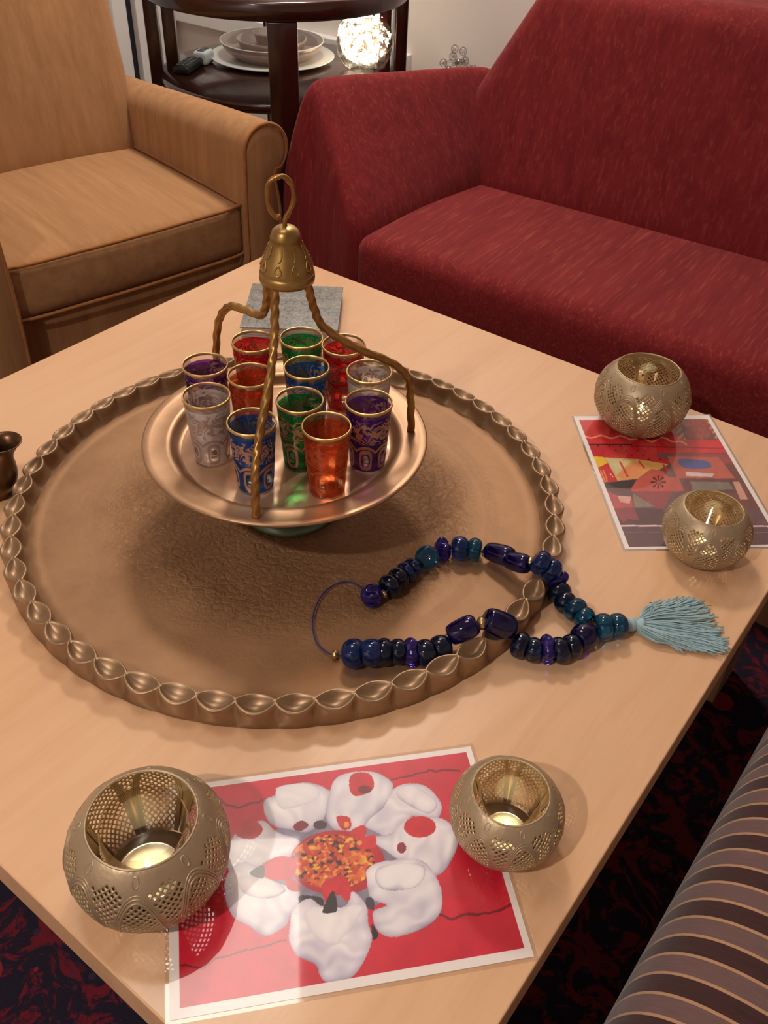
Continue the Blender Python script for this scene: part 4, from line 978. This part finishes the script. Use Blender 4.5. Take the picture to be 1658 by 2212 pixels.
olathe('rim_band', [(.1495, .0455), (.1515, .0475), (.1485, .049), (.146, .0468), (.1495, .0455)], DISHW, dt, 64)
rp = P(408, 140, ZS+.012)
rc = thing('remote_control', 'black remote control on the side table shelf', 'remote control', (rp.x, rp.y, SZ), math.radians(115))
obj('shell', *S(softbox(.125, .048, .022, .008, 4), (0, 0, .011)), PLASTIC_BLACK, rc)
for i in range(6):
    for j in range(3): obj('button', *S(softbox(.009, .008, .003, .0012, 1), (-.045+i*.016, -.014+j*.014, .0225)), BUTTON, rc)
wp = P(440, 122, ZS+.018)
wb = thing('plastic_timer', 'small white plastic device beside the black remote', 'device', (wp.x, wp.y, SZ), math.radians(110))
obj('shell', *S(softbox(.055, .042, .036, .008, 4), (0, 0, .018)), PLASTIC_WHITE, wb)
for i in range(3): obj('button', *S(softbox(.010, .020, .003, .001, 1), (-.016+i*.016, 0, .0365)), BUTTON, wb)
# glass bowl filled with a glowing light string
lp_ = P(786, 150, ZS)
GLOW = NT('glowing_blossom').set(color=(.9, .85, .75, 1), ecol=(1.0, .86, .62, 1), estr=9.0).m
WIRE = plain('lamp_wire', srgb(150, 110, 80), .4, .6)
lb = thing('light_bowl', 'glass bowl heaped with glowing white string lights on the side table shelf', 'lamp', (lp_.x, lp_.y, SZ))
olathe('glass_bowl', [(0, 0), (.04, 0), (.062, .012), (.076, .04), (.080, .075), (.074, .11), (.066, .13), (.064, .13), (.072, .11), (.078, .075), (.073, .04), (.058, .015), (0, .006)], thin_glass('bowl_glass', (.95, .95, .93, 1), .10), lb, 40)
def blossom():
    V, F = [(0, 0, .004), (0, 0, -.006)], []; n = 10
    for i in range(n):
        a = 2*PI*i/n; r = .0145 if i % 2 == 0 else .0075; V.append((r*math.cos(a), r*math.sin(a), .003 if i % 2 == 0 else 0))
    for i in range(n): F += [(0, 2+i, 2+(i+1) % n), (1, 2+(i+1) % n, 2+i)]
    me = bpy.data.meshes.new('blossom'); me.from_pydata(V, [], F); me.update(); me.materials.append(GLOW); return me
BL = blossom()
gr = []
for k in range(80):
    z = 1-2*(k+.5)/80; ph = k*2.39996; rr = math.sqrt(1-z*z); R = .074*random.uniform(.8, 1.0)
    p_ = Vector((R*rr*math.cos(ph), R*rr*math.sin(ph), .084 + .074*z*random.uniform(.85, 1.05)))
    if p_.z < .03: p_.z = .03
    o = link('blossom', BL, None, lb); o.location = p_; o.rotation_mode = 'QUATERNION'; o.rotation_quaternion = Vector((0, 0, 1)).rotation_difference(Vector((p_.x, p_.y, p_.z-.08)).normalized()); gr.append(p_)
wp_ = [g*1.0 + Vector((random.gauss(0, .004), random.gauss(0, .004), random.gauss(0, .004))) for g in gr]
wp_ = [Vector((g.x*1.08, g.y*1.08, .085+(g.z-.085)*1.08)) for g in wp_]; random.shuffle(wp_)
obj('wire', *tube(spline([tuple(w_) for w_ in wp_[:40]], 6), .0009, 5), WIRE, lb)

# ------------------------------------------------------------------ glass ornament on the back wall
def wallpt(u, v, off=.03):
    d = RIGHT*((u-IW/2)/F_PX) - UP*((v-IH/2)/F_PX) + FWD; t = (Y1 - off - CAM[1])/d[1]; return Vector(CAM + d*t)
og = wallpt(990, 150)
orn = thing('glass_ornament', 'clear glass branching ornament with knobbed ends on the white wall', 'ornament', (og.x, Y1, og.z))
ORNG = thin_glass('ornament_glass', (.93, .92, .91, 1), .10)
kn = [(982, 106), (1000, 111), (957, 136), (1022, 150), (968, 152), (990, 136), (1004, 132), (978, 122)]
kp = [wallpt(*k_) - Vector((og.x, Y1, og.z)) for k_ in kn]
for q in kp:
    V, F, _ = lathe([(0, -.013), (.006, -.011), (.012, -.004), (.012, .004), (.006, .011), (0, .013)], 16); obj('glass_knob', [(v[0]+q.x, v[1]+q.y, v[2]+q.z) for v in V], F, ORNG, orn)
for a, b in ((0, 7), (1, 6), (7, 5), (6, 5), (2, 4), (4, 5), (5, 3), (2, 5)): obj('glass_arm', *tube([kp[a], (kp[a]+kp[b])/2 + Vector((0, 0, .006)), kp[b]], .0045, 8), ORNG, orn)
obj('wall_pin', *tube([kp[5], kp[5] + Vector((0, .034, 0))], .004, 8), ORNG, orn)
